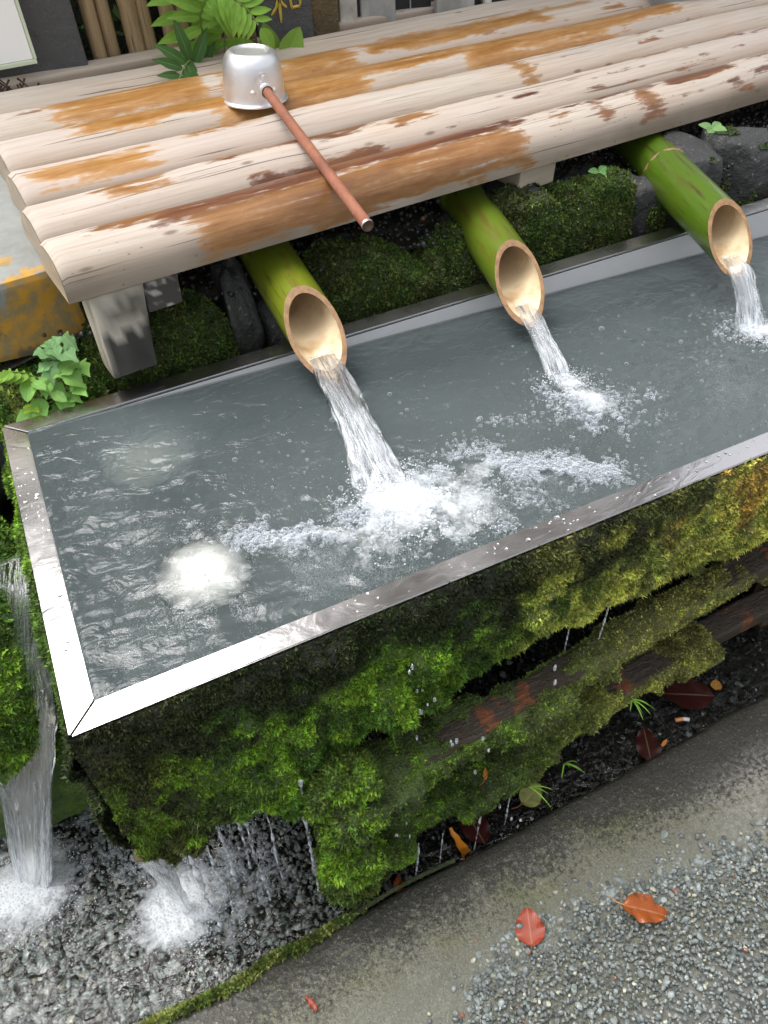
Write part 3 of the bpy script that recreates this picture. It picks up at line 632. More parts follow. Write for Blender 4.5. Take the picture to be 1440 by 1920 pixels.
# crack in the left lining wall waterline: a bent wire-like scratch is left out; moss sheets follow
def moss_front():
    rs = np.random.RandomState(31)
    nx, nv = 520, 60
    x = np.linspace(-0.004, 1.75, nx); v = np.linspace(0, 1, nv)
    Xg, Vg_ = np.meshgrid(x, v, indexing='ij')
    q1 = np.stack([x, 0 * x, 0 * x], -1)
    left = sstep(0.30, 0.0, x)
    zb = -0.192 - 0.055 * left - 0.045 * sstep(0.50, 0.25, x) - 0.016 * np.maximum(fbm(q1, 9, 3, 2), -0.4)
    zb = zb - 0.06 * np.exp(-((x - 0.235) / 0.06) ** 2)
    Zg = -0.004 + (zb[:, None] + 0.004) * np.minimum(Vg_ / 0.8, 1.0)
    und = sstep(0.8, 1.0, Vg_)
    q = np.stack([Xg, Zg, 0 * Xg], -1)
    lump = fbm(q, 17, 3, 5); lump2 = fbm(q, 46, 3, 8)
    th = 0.010 + 0.018 * sstep(-0.1, 0.7, lump) + 0.0075 * lump2
    th = th * sstep(0.0, 0.10, Vg_) * (0.55 + 0.75 * sstep(0.15, 0.75, Vg_)) * (1 - 0.45 * sstep(0.35, 0.6, Xg) * sstep(0.5, 0.8, Vg_)) + 0.0012
    th = th * (1 + 0.9 * np.exp(-((Xg - 0.30) / 0.10) ** 2) * Vg_)
    Y = -th * (1 - und) + 0.03 * und
    Zg = Zg - 0.004 * np.sin(np.pi * und)
    P = np.stack([Xg, Y, Zg], -1).reshape(-1, 3); F = gridF(nx, nv)
    if np.cross(P[F[:, 1]] - P[F[:, 0]], P[F[:, 3]] - P[F[:, 0]])[:, 1].mean() > 0: F = F[:, ::-1]
    def dep(p): return (-p[:, 2] - 0.004) / np.maximum(-np.interp(p[:, 0], x, zb), 0.05)
    def colfn(p, nn=None):
        d = dep(p); X = p[:, 0]; a = fbm(p, 14, 3, 40); b = fbm(p, 30, 3, 44); c = fbm(p, 60, 2, 47)
        wetz = sstep(0.48, 0.18, d + 0.22 * b) * sstep(0.98, 0.70, X + 0.12 * a) * 4.0 + 0.4 * sstep(0.14, 0.03, d)
        wetz = wetz + 3.5 * sstep(0.12, 0.36, X) * sstep(0.62, 0.42, X + 0.1 * b) * sstep(-0.1, 0.35, a + 0.35) * sstep(1.05, 0.7, d) * sstep(0.42, 0.50, X + .05 * c)
        left = sstep(0.20, 0.03, X + 0.05 * a) * 1.6; wetz = wetz + 1.6 * sstep(0.0, 0.3, c + 0.5 * a) * sstep(0.55, 0.1, X) + 2.2 * sstep(0.14, 0.02, X + 0.06 * b)
        br = sstep(0.05, 0.35, b + 0.15) * sstep(0.62, 0.32, X) * sstep(0.25, 0.5, d) * 2.6 + 0.5 * sstep(0.3, 0.5, c)
        mid = 0.7 + 0.6 * sstep(0.8, 0.4, X)
        yel = sstep(0.45, 0.70, X) * sstep(-0.35, 0.15, b) * 2.6
        olive = sstep(0.45, 0.75, X) * 1.1
        gold = sstep(0.80, 1.0, X + 0.1 * a) * sstep(0.85, 0.25, d + 0.2 * b) * 3.0
        deep = 0.5 * sstep(0.1, -0.4, b)
        return blendc(dict(wet=wetz * 0.75, bright=br * 1.15, mid=mid, yel=yel, olive=olive, gold=gold, deep=deep, brown=left * 0.8 + 0.2 * sstep(0.1, 0.5, -a), dull=left))
    base_col = colfn(P) * 0.35 + 0.006
    mk('moss_bed', P, F, M['mossbed'], trough, attrs={'col': base_col * 1.6}, kind='stuff')
    dens = (0.25 + sstep(-0.25, 0.25, lump2)) * (1 - 0.7 * und)
    moss_part('moss', P, F, dens.ravel(), 138000, 0.0044, colfn, trough, rs, droop=0.2)
    # longer fringes on the lower lip
    m = ((Vg_ > 0.62) & (Vg_ < 0.86)).astype(float).ravel()
    moss_part('moss', P, F, m, 14000, 0.0070, colfn, trough, rs, droop=0.5, wid=0.14)
moss_front()
def moss_end():
    rs = np.random.RandomState(33); ny, nv = 160, 36
    y = np.linspace(-0.01, W + 0.02, ny); v = np.linspace(0, 1, nv); Yg, Vv = np.meshgrid(y, v, indexing='ij')
    zb = -0.22 - 0.03 * fbm(np.stack([y, 0 * y, 0 * y], -1), 9, 3, 2) - 0.035 * sstep(0.15, 0, y)
    Zg = -0.006 + (zb[:, None] + 0.006) * np.minimum(Vv / 0.85, 1); q = np.stack([Yg, Zg, 0 * Yg], -1)
    th = (0.006 + 0.016 * sstep(-0.2, 0.6, fbm(q, 18, 3, 15))) * sstep(0.0, 0.2, Vv) + 0.0012
    und = sstep(0.85, 1.0, Vv)
    P = np.stack([-th * (1 - und) + 0.02 * und, Yg, Zg], -1).reshape(-1, 3); F = gridF(ny, nv)
    if np.cross(P[F[:, 1]] - P[F[:, 0]], P[F[:, 3]] - P[F[:, 0]])[:, 0].mean() > 0: F = F[:, ::-1]
    def colfn(p, nn=None):
        a = fbm(p, 16, 3, 60); b = fbm(p, 34, 3, 61); y = p[:, 1]
        return blendc(dict(wet=2.2 * sstep(0.12, 0.02, y) + 0.8 * sstep(0.1, 0.5, a), bright=2 * sstep(0.2, 0.36, y) * sstep(-0.2, 0.3, b), mid=1.0, dull=0.5, deep=0.4))
    mk('moss_bed', P, F, M['mossbed'], trough, attrs={'col': colfn(P) * 0.35 + 0.006}, kind='stuff')
    moss_part('moss', P, F, np.ones(len(P)), 24000, 0.0048, colfn, trough, rs, droop=0.3)
moss_end()
# drain spout in the lower left corner
pth = np.array([(0.016, 0.10, -0.270), (0.012, 0.05, -0.284), (0.006, 0.010, -0.302), (0.002, -0.010, -0.314)])
V1, F1 = tube_np(pth, 0.019, 14, False); V2, F2 = tube_np(pth[::-1], 0.0135, 14, False)
V1 = V1 + 0.0016 * np.stack([vn(V1 * 130, k) for k in range(3)], -1)
V, F = joinnp([(V1, F1), (V2, F2)])
i = np.arange(14); j = (i + 1) % 14; n1 = len(V1)
ring = np.stack([3 * 14 + i, 3 * 14 + j, n1 + (-j % 14), n1 + (-i % 14)], -1)
mk('drain_pipe', V, F + [ring], M['wetpipe'], trough)

# ------------------------------------------------------------------ water in the trough
LAND = [(0.455, 0.185), (0.815, 0.295), (1.185, 0.275)]
gx, gy = np.arange(RIM + 0.0, 2.0, 0.0045), np.linspace(RIM - 0.0002, W - RIM + 0.0006, 112)
X, Y = np.meshgrid(gx, gy, indexing='ij'); Q = np.stack([X, Y, 0 * X], -1)
Z = wl(X)
amp = 0.55 + 0.45 * sstep(0.46, 0.25, Y)
wn_ = np.stack([X * 1.0 + 0.25 * Y, Y * 1.9, 0 * X], -1)
wrp = wn_ + 0.02 * np.stack([fbm(Q, 9, 2, 31), fbm(Q, 9, 2, 32), 0 * X], -1)
Z += amp * (0.0024 * fbm(wrp, 12, 2, 3) - 0.0026 * np.abs(fbm(wrp, 22, 2, 5)) + 0.0006 * fbm(wrp, 55, 2, 6))
for (lx, ly), a, k in zip(LAND, (0.0042, 0.0030, 0.0030), (230, 260, 250)):
    r = np.hypot(X - lx, (Y - ly) * 1.1); Z += a * np.exp(-r / 0.07) * np.cos(r * k + 2.2 * fbm(Q, 20, 2, 9))
r = np.hypot(X - 0.192, Y - 0.16); Z += 0.0062 * np.exp(-(r / 0.060) ** 2) + 0.0006 * np.exp(-r / 0.06) * np.cos(r * 380 + 1.8 * fbm(Q, 26, 2, 12))
Z += np.exp(-(np.hypot(X - 0.195, Y - 0.16) / 0.10) ** 2) * (0.0016 * fbm(Q, 44, 2, 51) - 0.0024 * np.abs(fbm(Q, 32, 2, 53)))
edge_f = np.minimum(np.minimum(sstep(RIM, RIM + 0.02, X), sstep(RIM, RIM + 0.02, Y)), sstep(W - RIM, W - RIM - 0.015, Y))
Z = wl(X) + (Z - wl(X)) * (0.25 + 0.75 * edge_f)
Z = np.where((Y < RIM + 0.004) | (X < RIM + 0.004), np.minimum(Z, -0.0012 + 0 * Z), Z)
Z = Z + 0.0
tb = 1 - 0.85 * np.exp(-(np.hypot(X - 0.193, Y - 0.160) / 0.070) ** 2) + 0.6 * np.exp(-(np.hypot(X - 0.185, Y - 0.445) / 0.10) ** 2)
mk('trough_water', np.stack([X, Y, Z], -1).reshape(-1, 3), gridF(len(gx), len(gy)), M['water'], kind='structure', attrs={'turb': tb.ravel()})
# two added discs painted as soft light patches under the surface
for nm, (cx, cy), r, zt, mt_, lab in (('light_patch', (0.190, 0.172), 0.062, -0.030, 'disc', 'white disc painted as a bright glint under the rippled water near the front rim'),
                                 ('light_patch', (0.181, 0.470), 0.078, -0.100, 'disc2', 'beige disc painted as a dim light patch under the calm water near the back rim')):
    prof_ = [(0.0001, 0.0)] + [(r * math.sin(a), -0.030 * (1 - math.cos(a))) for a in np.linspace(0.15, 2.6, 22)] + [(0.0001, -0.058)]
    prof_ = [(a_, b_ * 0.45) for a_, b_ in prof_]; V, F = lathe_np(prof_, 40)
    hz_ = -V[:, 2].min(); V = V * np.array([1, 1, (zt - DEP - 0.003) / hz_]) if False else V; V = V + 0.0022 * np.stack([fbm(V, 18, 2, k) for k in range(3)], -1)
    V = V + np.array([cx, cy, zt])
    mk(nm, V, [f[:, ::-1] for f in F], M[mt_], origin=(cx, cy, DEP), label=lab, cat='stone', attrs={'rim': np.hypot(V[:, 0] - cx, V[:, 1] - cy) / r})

# ------------------------------------------------------------------ STAND under the trough
stand = empty('slatted_stand', (0.6, 0.0, ZG), 'mossy slatted timber stand carrying the front of the trough', 'stand')
def moss_tube(s, cen, hw, hh, thick, ax, name, seed, nspr, colfn, mat, ang_n=44):
    """a timber of half sizes hw (y), hh (z or x) along the points cen, with a moss coat of varying thickness"""
    pass
ax0 = lambda x: -0.062 * sstep(1.15, 0.30, x)
def slat(ztop, x0, x1, bare, seed, hang, nspr):
    rs = np.random.RandomState(seed); nx, na = 420, 40
    x = np.linspace(x0, x1, nx); th = np.linspace(0, 2 * np.pi, na, endpoint=False)
    hw, hh = 0.0235, 0.018
    yc = ax0(x) + 0.0235; zc = ztop - hh + 0 * x
    # bare timber, slightly yawed with the stand
    ce = np.abs(np.cos(th)) ** 0.25 * np.sign(np.cos(th)); se = np.abs(np.sin(th)) ** 0.25 * np.sign(np.sin(th))
    V = np.stack([np.repeat(x[::3, None], na, 1), yc[::3, None] - hw * ce, zc[::3, None] + hh * se], -1)
    nb = V.shape[0]; V = V.reshape(-1, 3); V = V + 0.0012 * np.stack([fbm(V, 20, 2, k) for k in range(3)], -1) * [0, 1, 1]
    ru = sum(np.exp(-((V[:, 0] - q) / 0.035) ** 2) for q in (0.50, 0.575, 0.80, 1.09)) * 0.75
    o = mk('slat', V, [gridF(nb, na, False, True)], M['slat'], stand, attrs={'rust': ru})
    Xg, A = np.meshgrid(x, th, indexing='ij')
    q = np.stack([Xg, np.cos(A) * 0.05, np.sin(A) * 0.05], -1)
    lump = fbm(q, 15, 3, seed); l2 = fbm(q, 40, 3, seed + 5)
    cov = bare(Xg, A) + 0.5 * lump + 0.25 * l2
    tk = (0.003 + 0.015 * sstep(-0.2, 0.6, lump) + 0.004 * l2) * (0.7 + 0.6 * sstep(0.9, 0.3, Xg))
    tk = tk * (1 - 0.65 * sstep(0.2, 0.9, np.sin(A)))
    tk = np.where(cov > 0.0, np.maximum(tk, 0.003) * sstep(0.0, 0.35, cov) , -0.004 + 0 * tk)
    fr = sstep(0.2, 1.0, np.cos(A)); dwn = sstep(0.1, 0.9, -np.sin(A))
    ye = -(hw + tk) * np.abs(np.cos(A)) ** 0.55 * np.sign(np.cos(A)); ze = (hh + tk + hang(Xg) * dwn * (tk > 0)) * np.abs(np.sin(A)) ** 0.55 * np.sign(np.sin(A))
    P = np.stack([Xg, yc[:, None] + ye - 0.012 * fr * (tk > 0.012), zc[:, None] + ze], -1).reshape(-1, 3)
    F = gridF(nx, na, False, True)
    cen = np.stack([Xg, np.repeat(yc[:, None], na, 1), np.repeat(zc[:, None], na, 1)], -1).reshape(-1, 3)
    nn = np.cross(P[F[:, 1]] - P[F[:, 0]], P[F[:, 3]] - P[F[:, 0]])
    if (nn * (P[F[:, 0]] - cen[F[:, 0]])).sum(1).mean() < 0: F = F[:, ::-1]
    good = (tk.ravel()[F] > -0.0035).any(1)
    def colfn(p, n_=None):
        X = p[:, 0]; a = fbm(p, 14, 3, seed + 70); b = fbm(p, 34, 3, seed + 71)
        return blendc(dict(mid=1.1 * sstep(0.95, 0.5, X) + 0.2, bright=1.9 * sstep(0.1, 0.5, b + 0.15 * a) * sstep(0.9, 0.4, X), olive=0.5 + 0.9 * sstep(0.4, 0.9, X), yel=1.6 * sstep(0.5, 0.9, X) * sstep(0, 0.4, b),
                           brown=0.8 * sstep(0.0, 0.5, -a), dull=0.5, wet=0.9 * sstep(0.1, 0.5, -b) + 0.6 * sstep(0.2, 0.6, a) * sstep(0.8, 0.4, X)))
    Fg = F[good]
    mk('moss_bed', P, Fg, M['mossbed'], stand, attrs={'col': colfn(P) * 0.6 + 0.006}, kind='stuff')
    dens = np.where(tk > 0.001, 0.4 + sstep(-0.2, 0.3, l2), 0.0).ravel()
    moss_part('moss', P, Fg, dens, nspr, 0.0041, colfn, stand, rs, droop=0.2)
    return o
slat(-0.312, 0.245, 2.1, lambda X, A: 0.80 - 0.45 * sstep(1.0, 1.15, X) - 0.9 * sstep(0.25, 0.9, np.sin(A)) * sstep(0.60, 0.35, np.abs(X - 0.53) * 3.2) - 0.45 * sstep(0.3, 0.9, np.sin(A)) * sstep(0.70, 0.9, X) - 0.6 * sstep(0.03, 0.0, np.abs(X - 1.10) - 0.05), 51,
     lambda X: 0.024 * sstep(0.80, 0.60, X), 42000)
slat(-0.482, 0.245, 2.1, lambda X, A: 0.95 - 2.2 * sstep(0.985, 1.02, X) - 0.9 * sstep(0.2, 0.9, np.sin(A)) * sstep(0.70, 0.78, X) * sstep(0.97, 0.93, X), 57,
     lambda X: 0.018 * sstep(0.95, 0.6, X), 42000)
def post():
    rs = np.random.RandomState(71); nz, na = 150, 60
    z = np.linspace(-0.235, ZG + 0.01, nz); th = np.linspace(0, 2 * np.pi, na, endpoint=False)
    xc = 0.262 + 0.0 * z; yc = ax0(0.24) + 0.022 + 0 * z
    box('post', (0.262, yc[0], (-0.265 + ZG) / 2), (0.048, 0.044, -ZG - 0.265), M['darkwood'], stand, 0.004)
    Zg, A = np.meshgrid(z, th, indexing='ij')
    q = np.stack([np.cos(A) * 0.06, np.sin(A) * 0.06, Zg], -1)
    lump = fbm(q, 15, 3, 81); l2 = fbm(q, 40, 3, 85)
    tk = 0.006 + 0.028 * sstep(-0.3, 0.5, lump) + 0.006 * l2
    tk = tk * (0.55 + 0.75 * np.exp(-((Zg + 0.42) / 0.10) ** 2) + 0.45 * np.exp(-((Zg + 0.58) / 0.07) ** 2)) * sstep(ZG, ZG + 0.05, Zg)
    capf = np.sqrt(np.clip((-0.235 - Zg) / 0.035, 0.0004, 1)); rx, ry = (0.028 + tk) * capf, (0.026 + tk) * capf
    P = np.stack([xc[:, None] + rx * np.abs(np.cos(A)) ** 0.7 * np.sign(np.cos(A)), yc[:, None] + ry * np.abs(np.sin(A)) ** 0.7 * np.sign(np.sin(A)), Zg], -1).reshape(-1, 3)
    F = gridF(nz, na, False, True); cen = np.stack([0 * A + 0.262, 0 * A + yc[0], Zg], -1).reshape(-1, 3)
    nn = np.cross(P[F[:, 1]] - P[F[:, 0]], P[F[:, 3]] - P[F[:, 0]])
    if (nn * (P[F[:, 0]] - cen[F[:, 0]])).sum(1).mean() < 0: F = F[:, ::-1]
    def colfn(p, n_=None):
        a = fbm(p, 15, 3, 90); b = fbm(p, 36, 3, 91); z = p[:, 2]
        up = sstep(-0.60, -0.45, z)
        return blendc(dict(bright=2.0 * up * sstep(-0.1, 0.35, b), mid=1.0, deep=0.5, olive=0.5, brown=1.6 * sstep(-0.48, -0.62, z) * sstep(-0.3, 0.3, a + 0.2), dull=0.9 * sstep(-0.45, -0.6, z), wet=0.7 * sstep(0.1, 0.5, -b)))
    mk('moss_bed', P, F, M['mossbed'], stand, attrs={'col': colfn(P) * 0.6 + 0.006}, kind='stuff')
    moss_part('moss', P, F, (0.4 + sstep(-0.2, 0.3, l2)).ravel(), 32000, 0.0064, colfn, stand, rs, droop=0.3)
post()
for x in (1.25, 2.05):
    box('post', (x, 0.047 + 0.0265, (-0.225 + ZG) / 2), (0.05, 0.05, -ZG - 0.225), M['darkwood'], stand, 0.004)
for x in (0.3, 1.25, 2.05):
    box('post', (x, W - 0.06, (-0.225 + ZG) / 2), (0.05, 0.05, -ZG - 0.225), M['darkwood'], stand, 0.004)
# moss along the inner kerb edge
def kerb_moss():
    rs = np.random.RandomState(95); nx, nv = 260, 10
    x = np.linspace(-0.45, 0.42, nx); v = np.linspace(0, 1, nv); Xg, Vv = np.meshgrid(x, v, indexing='ij')
    yb = kerb_sec(x)[:, None]
    wid = 0.008 + 0.010 * sstep(-0.3, 0.5, fbm(np.stack([x, 0 * x, 0 * x], -1), 16, 3, 3))[:, None] 
    wid = wid * sstep(0.30, 0.10, x)[:, None] * 0.8 + 0.001
    Yg = yb + 0.010 - (wid + 0.012) * Vv
    Zg = ZK - 0.024 + 0.027 * sstep(0.0, 0.6, Vv) + 0.004 * np.sin(np.pi * Vv) 
    P = np.stack([Xg, Yg, Zg], -1).reshape(-1, 3); F = gridF(nx, nv)
    if np.cross(P[F[:, 1]] - P[F[:, 0]], P[F[:, 3]] - P[F[:, 0]])[:, 2].mean() < 0: F = F[:, ::-1]
    def colfn(p, n_=None):
        b = fbm(p, 30, 3, 99); return blendc(dict(mid=1.0, olive=1.2 * sstep(-0.2, 0.4, b), dull=1.0, brown=0.8 * sstep(0, 0.4, -b)))
    m = mk('kerb_moss', P, F, M['mossbed'], attrs={'col': colfn(P) * 0.4}, kind='stuff', label='strip of green moss along the inner edge of the kerb')
    V, Fv, C = sprigs(P, F, np.repeat(sstep(0.30, 0.08, x), nv), 8000, 0.0058, colfn, rs)
    mk('kerb_moss_sprigs', V, Fv, M['moss'], smooth=False, attrs={'col': C}, kind='stuff', label='tufts of the moss on the inner kerb edge')
kerb_moss()
# ------------------------------------------------------------------ BAMBOO SPOUTS
SP = []
def spout(cen, yaw, pit, D, cut, tw, mat, seed, label, node=None, back=0.5):
    a = np.array([math.sin(yaw) * math.cos(pit), -math.cos(yaw) * math.cos(pit), -math.sin(pit)])
    s = nrm(np.cross(a, [0, 0, 1.0])); u = np.cross(s, a); cen = np.array(cen)
    n = 56; th = np.linspace(0, 2 * np.pi, n, endpoint=False)
    e = empty('bamboo_spout', cen, label, 'bamboo spout', 'bamboo spouts pouring into the trough')
    rs = np.random.RandomState(seed)
    def ring(r, back_, clip=True):
        off = -(r * np.sin(th)) * cut - (r * np.cos(th)) * tw
        return cen + r * (np.cos(th)[:, None] * s + np.sin(th)[:, None] * u) + (off[:, None] if clip else 0) * a - back_ * a
    m = 40; R = D / 2; ts = np.linspace(0, 1, m)
    full = -(R * np.sin(th)) * cut - (R * np.cos(th)) * tw
    Vo = []
    for k, q in enumerate(ts):
        along = full * (1 - q) + (-back) * q
        rr = R * (1 + 0.012 * q) * np.ones(n); along = along + 0.0016 * (1 - q) * vn(np.stack([np.cos(th) * 3.5, np.sin(th) * 3.5, 0 * th + seed], -1))
        if node:
            dist = -(along) - node
            rr = rr + 0.0022 * np.exp(-(dist / 0.004) ** 2) - 0.0012 * np.exp(-((dist - 0.007) / 0.003) ** 2)
        Vo.append(cen + rr[:, None] * (np.cos(th)[:, None] * s + np.sin(th)[:, None] * u) + along[:, None] * a)
    Vo = np.array(Vo)
    if node:
        ts2 = np.concatenate([np.linspace(0, 1, 16), []])
    al = np.einsum('mni,i->mn', Vo - cen, -a)
    F = gridF(m, n, False, True)
    mk('culm', Vo.reshape(-1, 3), F, mat, e, attrs={'s': al.ravel() * 4, 'a': np.tile(np.abs(th / np.pi - 1), m), 'seed': np.full(m * n, seed * 1.7)})
    r2 = R - 0.0068; Vi = []
    for q in np.linspace(0, 1, 16):
        offi = -(r2 * np.sin(th)) * cut - (r2 * np.cos(th)) * tw
        along = offi * (1 - q) + (-back * 0.6) * q
        Vi.append(cen + r2 * (np.cos(th)[:, None] * s + np.sin(th)[:, None] * u) + along[:, None] * a)
    Vi = np.array(Vi).reshape(-1, 3)
    mk('bore', Vi, gridF(16, n, False, True)[:, ::-1], M['bore'], e)
    # septum closing the bore
    bk = Vi[-n:]; i = np.arange(n); j = (i + 1) % n
    mk('septum', np.vstack([bk + a * 0.002, bk.mean(0)[None] + a * 0.002]), np.stack([i, j, np.full(n, n)], -1), M['bore'], e)
    mid = (Vo[0] * 0.5 + Vi[:n] * 0.5) + a * 0.0008
    Vc = np.vstack([Vo[0], mid, Vi[:n]])
    mk('cut_edge', Vc, gridF(3, n, False, True), M['cut'], e)
    if node:
        k = cen - node * a
        nn_, rr = 10, []
        pr_ = [(R * 0.999, -0.004), (R + 0.0014, -0.0014), (R + 0.0022, 0.0), (R + 0.0014, 0.0012), (R * 0.999, 0.0035)]
        V = np.array([[k + r * (math.cos(t) * s + math.sin(t) * u) - z * a for t in th] for r, z in pr_]).reshape(-1, 3)
        mk('node_ring', V, gridF(len(pr_), n, False, True), M['cut'], e)
    SP.append((cen, a, s, u, R, cut, r2))
    return e
spout((0.4753, 0.4754, 0.0604), -0.0244, 0.0633, 0.0862, 1.4391, 0.0291, M['bam1'], 3, 'yellow green bamboo spout nearest the left end of the trough, pouring the widest jet')
spout((0.8377, 0.4731, 0.0406), -0.1712, 0.05, 0.0852, 1.453, -0.1905, M['bam2'], 8, 'middle bamboo spout between the other two, streaked green with a thin jet')
spout((1.2180, 0.4065, 0.0505), -0.2289, 0.030, 0.0872, 1.2209, -0.2268, M['bam3'], 12, 'deep green bamboo spout with a raised node ring and long brown scars', node=0.255)

# ------------------------------------------------------------------ FALLING WATER
def ribbon(name, path, wid, thk, side, seed, label=None, cat=None, group=None, white=0.5, nw=40, rag=0.35, parent=None, whites=None, vs=3.0, mat='stream'):
    """a sheet of falling water: closed flat tube with ridges running along the flow"""
    path = np.asarray(path, float); m = len(path); T = nrm(np.gradient(path, axis=0)); side = np.asarray(side, float)
    A = nrm(side - (T @ side)[:, None] * T); B = np.cross(T, A)
    th = np.linspace(0, 2 * np.pi, nw, endpoint=False); rs = np.random.RandomState(seed)
    ln = np.concatenate([[0], np.cumsum(np.linalg.norm(np.diff(path, axis=0), axis=1))])
    Lg, A2 = np.meshgrid(ln, th, indexing='ij')
    q = np.stack([np.cos(A2) * 2.2, np.sin(A2) * 1.2, Lg * 9], -1)
    rg = fbm(q, 1.6, 3, seed); gr = fbm(np.stack([np.cos(A2) * 5, np.sin(A2) * 3, Lg * 14], -1), 1.6, 2, seed + 3)
    w = np.interp(ln / ln[-1], np.linspace(0, 1, len(wid)), wid)[:, None]; k = np.interp(ln / ln[-1], np.linspace(0, 1, len(thk)), thk)[:, None]
    prog = (Lg / ln[-1])
    rad = 1 + rag * prog ** 0.7 * rg + 0.16 * gr
    V = path[:, None] + (np.cos(A2) * rad * w / 2)[..., None] * A[:, None] + (np.sin(A2) * rad * k / 2)[..., None] * B[:, None]
    n = m * nw; F = [gridF(m, nw, False, True)]; V = V.reshape(-1, 3)
    i = np.arange(nw); j = (i + 1) % nw; b = (m - 1) * nw
    V = np.vstack([V, path[0], path[-1]]); F.append(np.vstack([np.stack([j, i, np.full(nw, n)], -1), np.stack([b + i, b + j, np.full(nw, n + 1)], -1)]))
    u = np.concatenate([(np.cos(A2) * 0.5 + 0.5 + 0.15 * np.sin(A2)).ravel() , [0.5, 0.5]]); v = np.concatenate([Lg.ravel() * vs + seed, [seed, seed]])
    wh = np.concatenate([(np.interp(prog, np.linspace(0, 1, 3), whites or (white * 0.3, white * 0.8, white * 1.9))).ravel(), [white, white]])
    org = path[-1]
    return mk(name, V, F, M[mat], parent, origin=None if parent is not None else org, attrs={'u': u, 'v': v, 'white': wh}, label=label, cat=cat, group=group)
def fall(p0, v0, t, m=40, gz=9.81):
    tt = np.linspace(0, t, m)[:, None]; return np.array(p0) + np.array(v0) * tt + 0.5 * gz * DN * tt ** 2
labs = ['wide clear jet falling from the leftmost bamboo spout into white foam', 'slender clear jet falling from the middle bamboo spout', 'short clear jet falling from the deep green spout at the right']
for k, ((cen, a, s, u, R, cut, r2), (lx, ly), wd) in enumerate(zip(SP, LAND, ((0.052, 0.050, 0.060, 0.074), (0.036, 0.031, 0.033, 0.036), (0.040, 0.038, 0.042, 0.050)))):
    tip = cen - r2 * u * 0.93 + a * (r2 * cut)
    zw = wl(lx) - 0.014; v0z = 0.25
    h = tip[2] - zw; t = (-v0z + math.sqrt(v0z ** 2 + 2 * 9.81 * h)) / 9.81
    v0 = np.array([(lx - tip[0]) / t, (ly - tip[1]) / t, -v0z])
    hd = nrm(np.array([a[0], a[1], a[2]])); back = [tip - hd * d + np.array([0, 0, 0.0005]) for d in (0.034, 0.024, 0.014, 0.006)]
    pth = np.vstack([np.array(back) + np.array([0, 0, 0.004]), fall(tip + [0, 0, 0.004], v0, t)])
    g_ = ribbon('water_jet', pth, (wd[0] * 0.8, wd[0], *wd[1:]), (0.006, 0.010, 0.014, 0.018), s, 40 + k, labs[k], 'water jet', 'jets from the bamboo spouts', white=0.55)
# overflow sheet at the left
of = empty('overflow_fall', (-0.238, 0.201, ZW), 'broad curtain of overflow water sliding over the green mossy stone left of the trough', 'water fall')
OFP = np.array([(-0.045, 0.40, -0.110), (-0.055, 0.355, -0.118), (-0.068, 0.31, -0.140), (-0.088, 0.272, -0.18), (-0.110, 0.25, -0.24), (-0.135, 0.232, -0.32), (-0.168, 0.218, -0.43), (-0.205, 0.208, -0.55), (-0.232, 0.203, -0.64), (-0.238, 0.201, -0.664)])
tq = np.linspace(0, 9, 46); OFP = np.stack([np.interp(tq, range(10), OFP[:, i]) for i in range(3)], -1)
for _ in range(5): OFP[1:-1] = (OFP[:-2] + 2 * OFP[1:-1] + OFP[2:]) / 4
osd = nrm(np.array([0.75, -0.5, 0.2]))
ribbon('water_sheet', OFP, (0.13, 0.14, 0.13, 0.10, 0.07, 0.05, 0.04), (0.006, 0.008, 0.012, 0.018), osd, 60, white=0.2, whites=(0.05, 0.12, 0.9), mat='film', vs=1.2, parent=of, rag=0.12)
for k, (o0, o1, w_, i0) in enumerate(((0.048, 0.020, 0.010, 18), (-0.045, -0.020, 0.012, 26), (0.022, 0.004, 0.008, 28), (-0.018, -0.008, 0.008, 30), (0.056, 0.026, 0.007, 22))):
    q = np.linspace(0, 1, 46 - i0)[:, None]; pth = OFP[i0:] + osd * (o0 * (1 - q) + o1 * q) + np.array([0, -0.006, 0.004])
    ribbon('water_strand', pth, (w_ * 0.5, w_, w_ * 1.3), (0.005, 0.008, 0.009), osd, 80 + k, white=0.9, whites=(0.1, 0.45, 1.1), vs=3.0, parent=of, rag=0.6, nw=16)
ribbon('drain_fall', fall((0.002, -0.006, -0.312), (-0.02, 0.24, -0.9), 0.187, 30), (0.034, 0.027, 0.021, 0.018), (0.020, 0.017, 0.016), (1, 0.2, 0), 63, 'smooth glassy stream pouring from the brown drain pipe at the trough corner', 'water fall', white=0.2, rag=0.10, whites=(0.5, 0.6, 0.9))
STR = [((0.033, -0.013), -0.285, 0.0042), ((0.079, 0.05), -0.275, 0.003), ((0.109, 0.06), -0.275, 0.0022), ((0.118, -0.009), -0.29, 0.0022), ((0.196, -0.040), -0.235, 0.0030), ((0.212, -0.046), -0.26, 0.0022),
       ((0.351, -0.086), -0.50, 0.0018), ((0.534, -0.072), -0.52, 0.0016), ((0.467, -0.082), -0.52, 0.0016), ((0.40, -0.083), -0.52, 0.0016), ((0.060, 0.0), -0.27, 0.0022), ((0.15, 0.01), -0.27, 0.0018), ((0.72, 0.0), -0.20, 0.0018), ((0.66, 0.01), -0.21, 0.0018)]
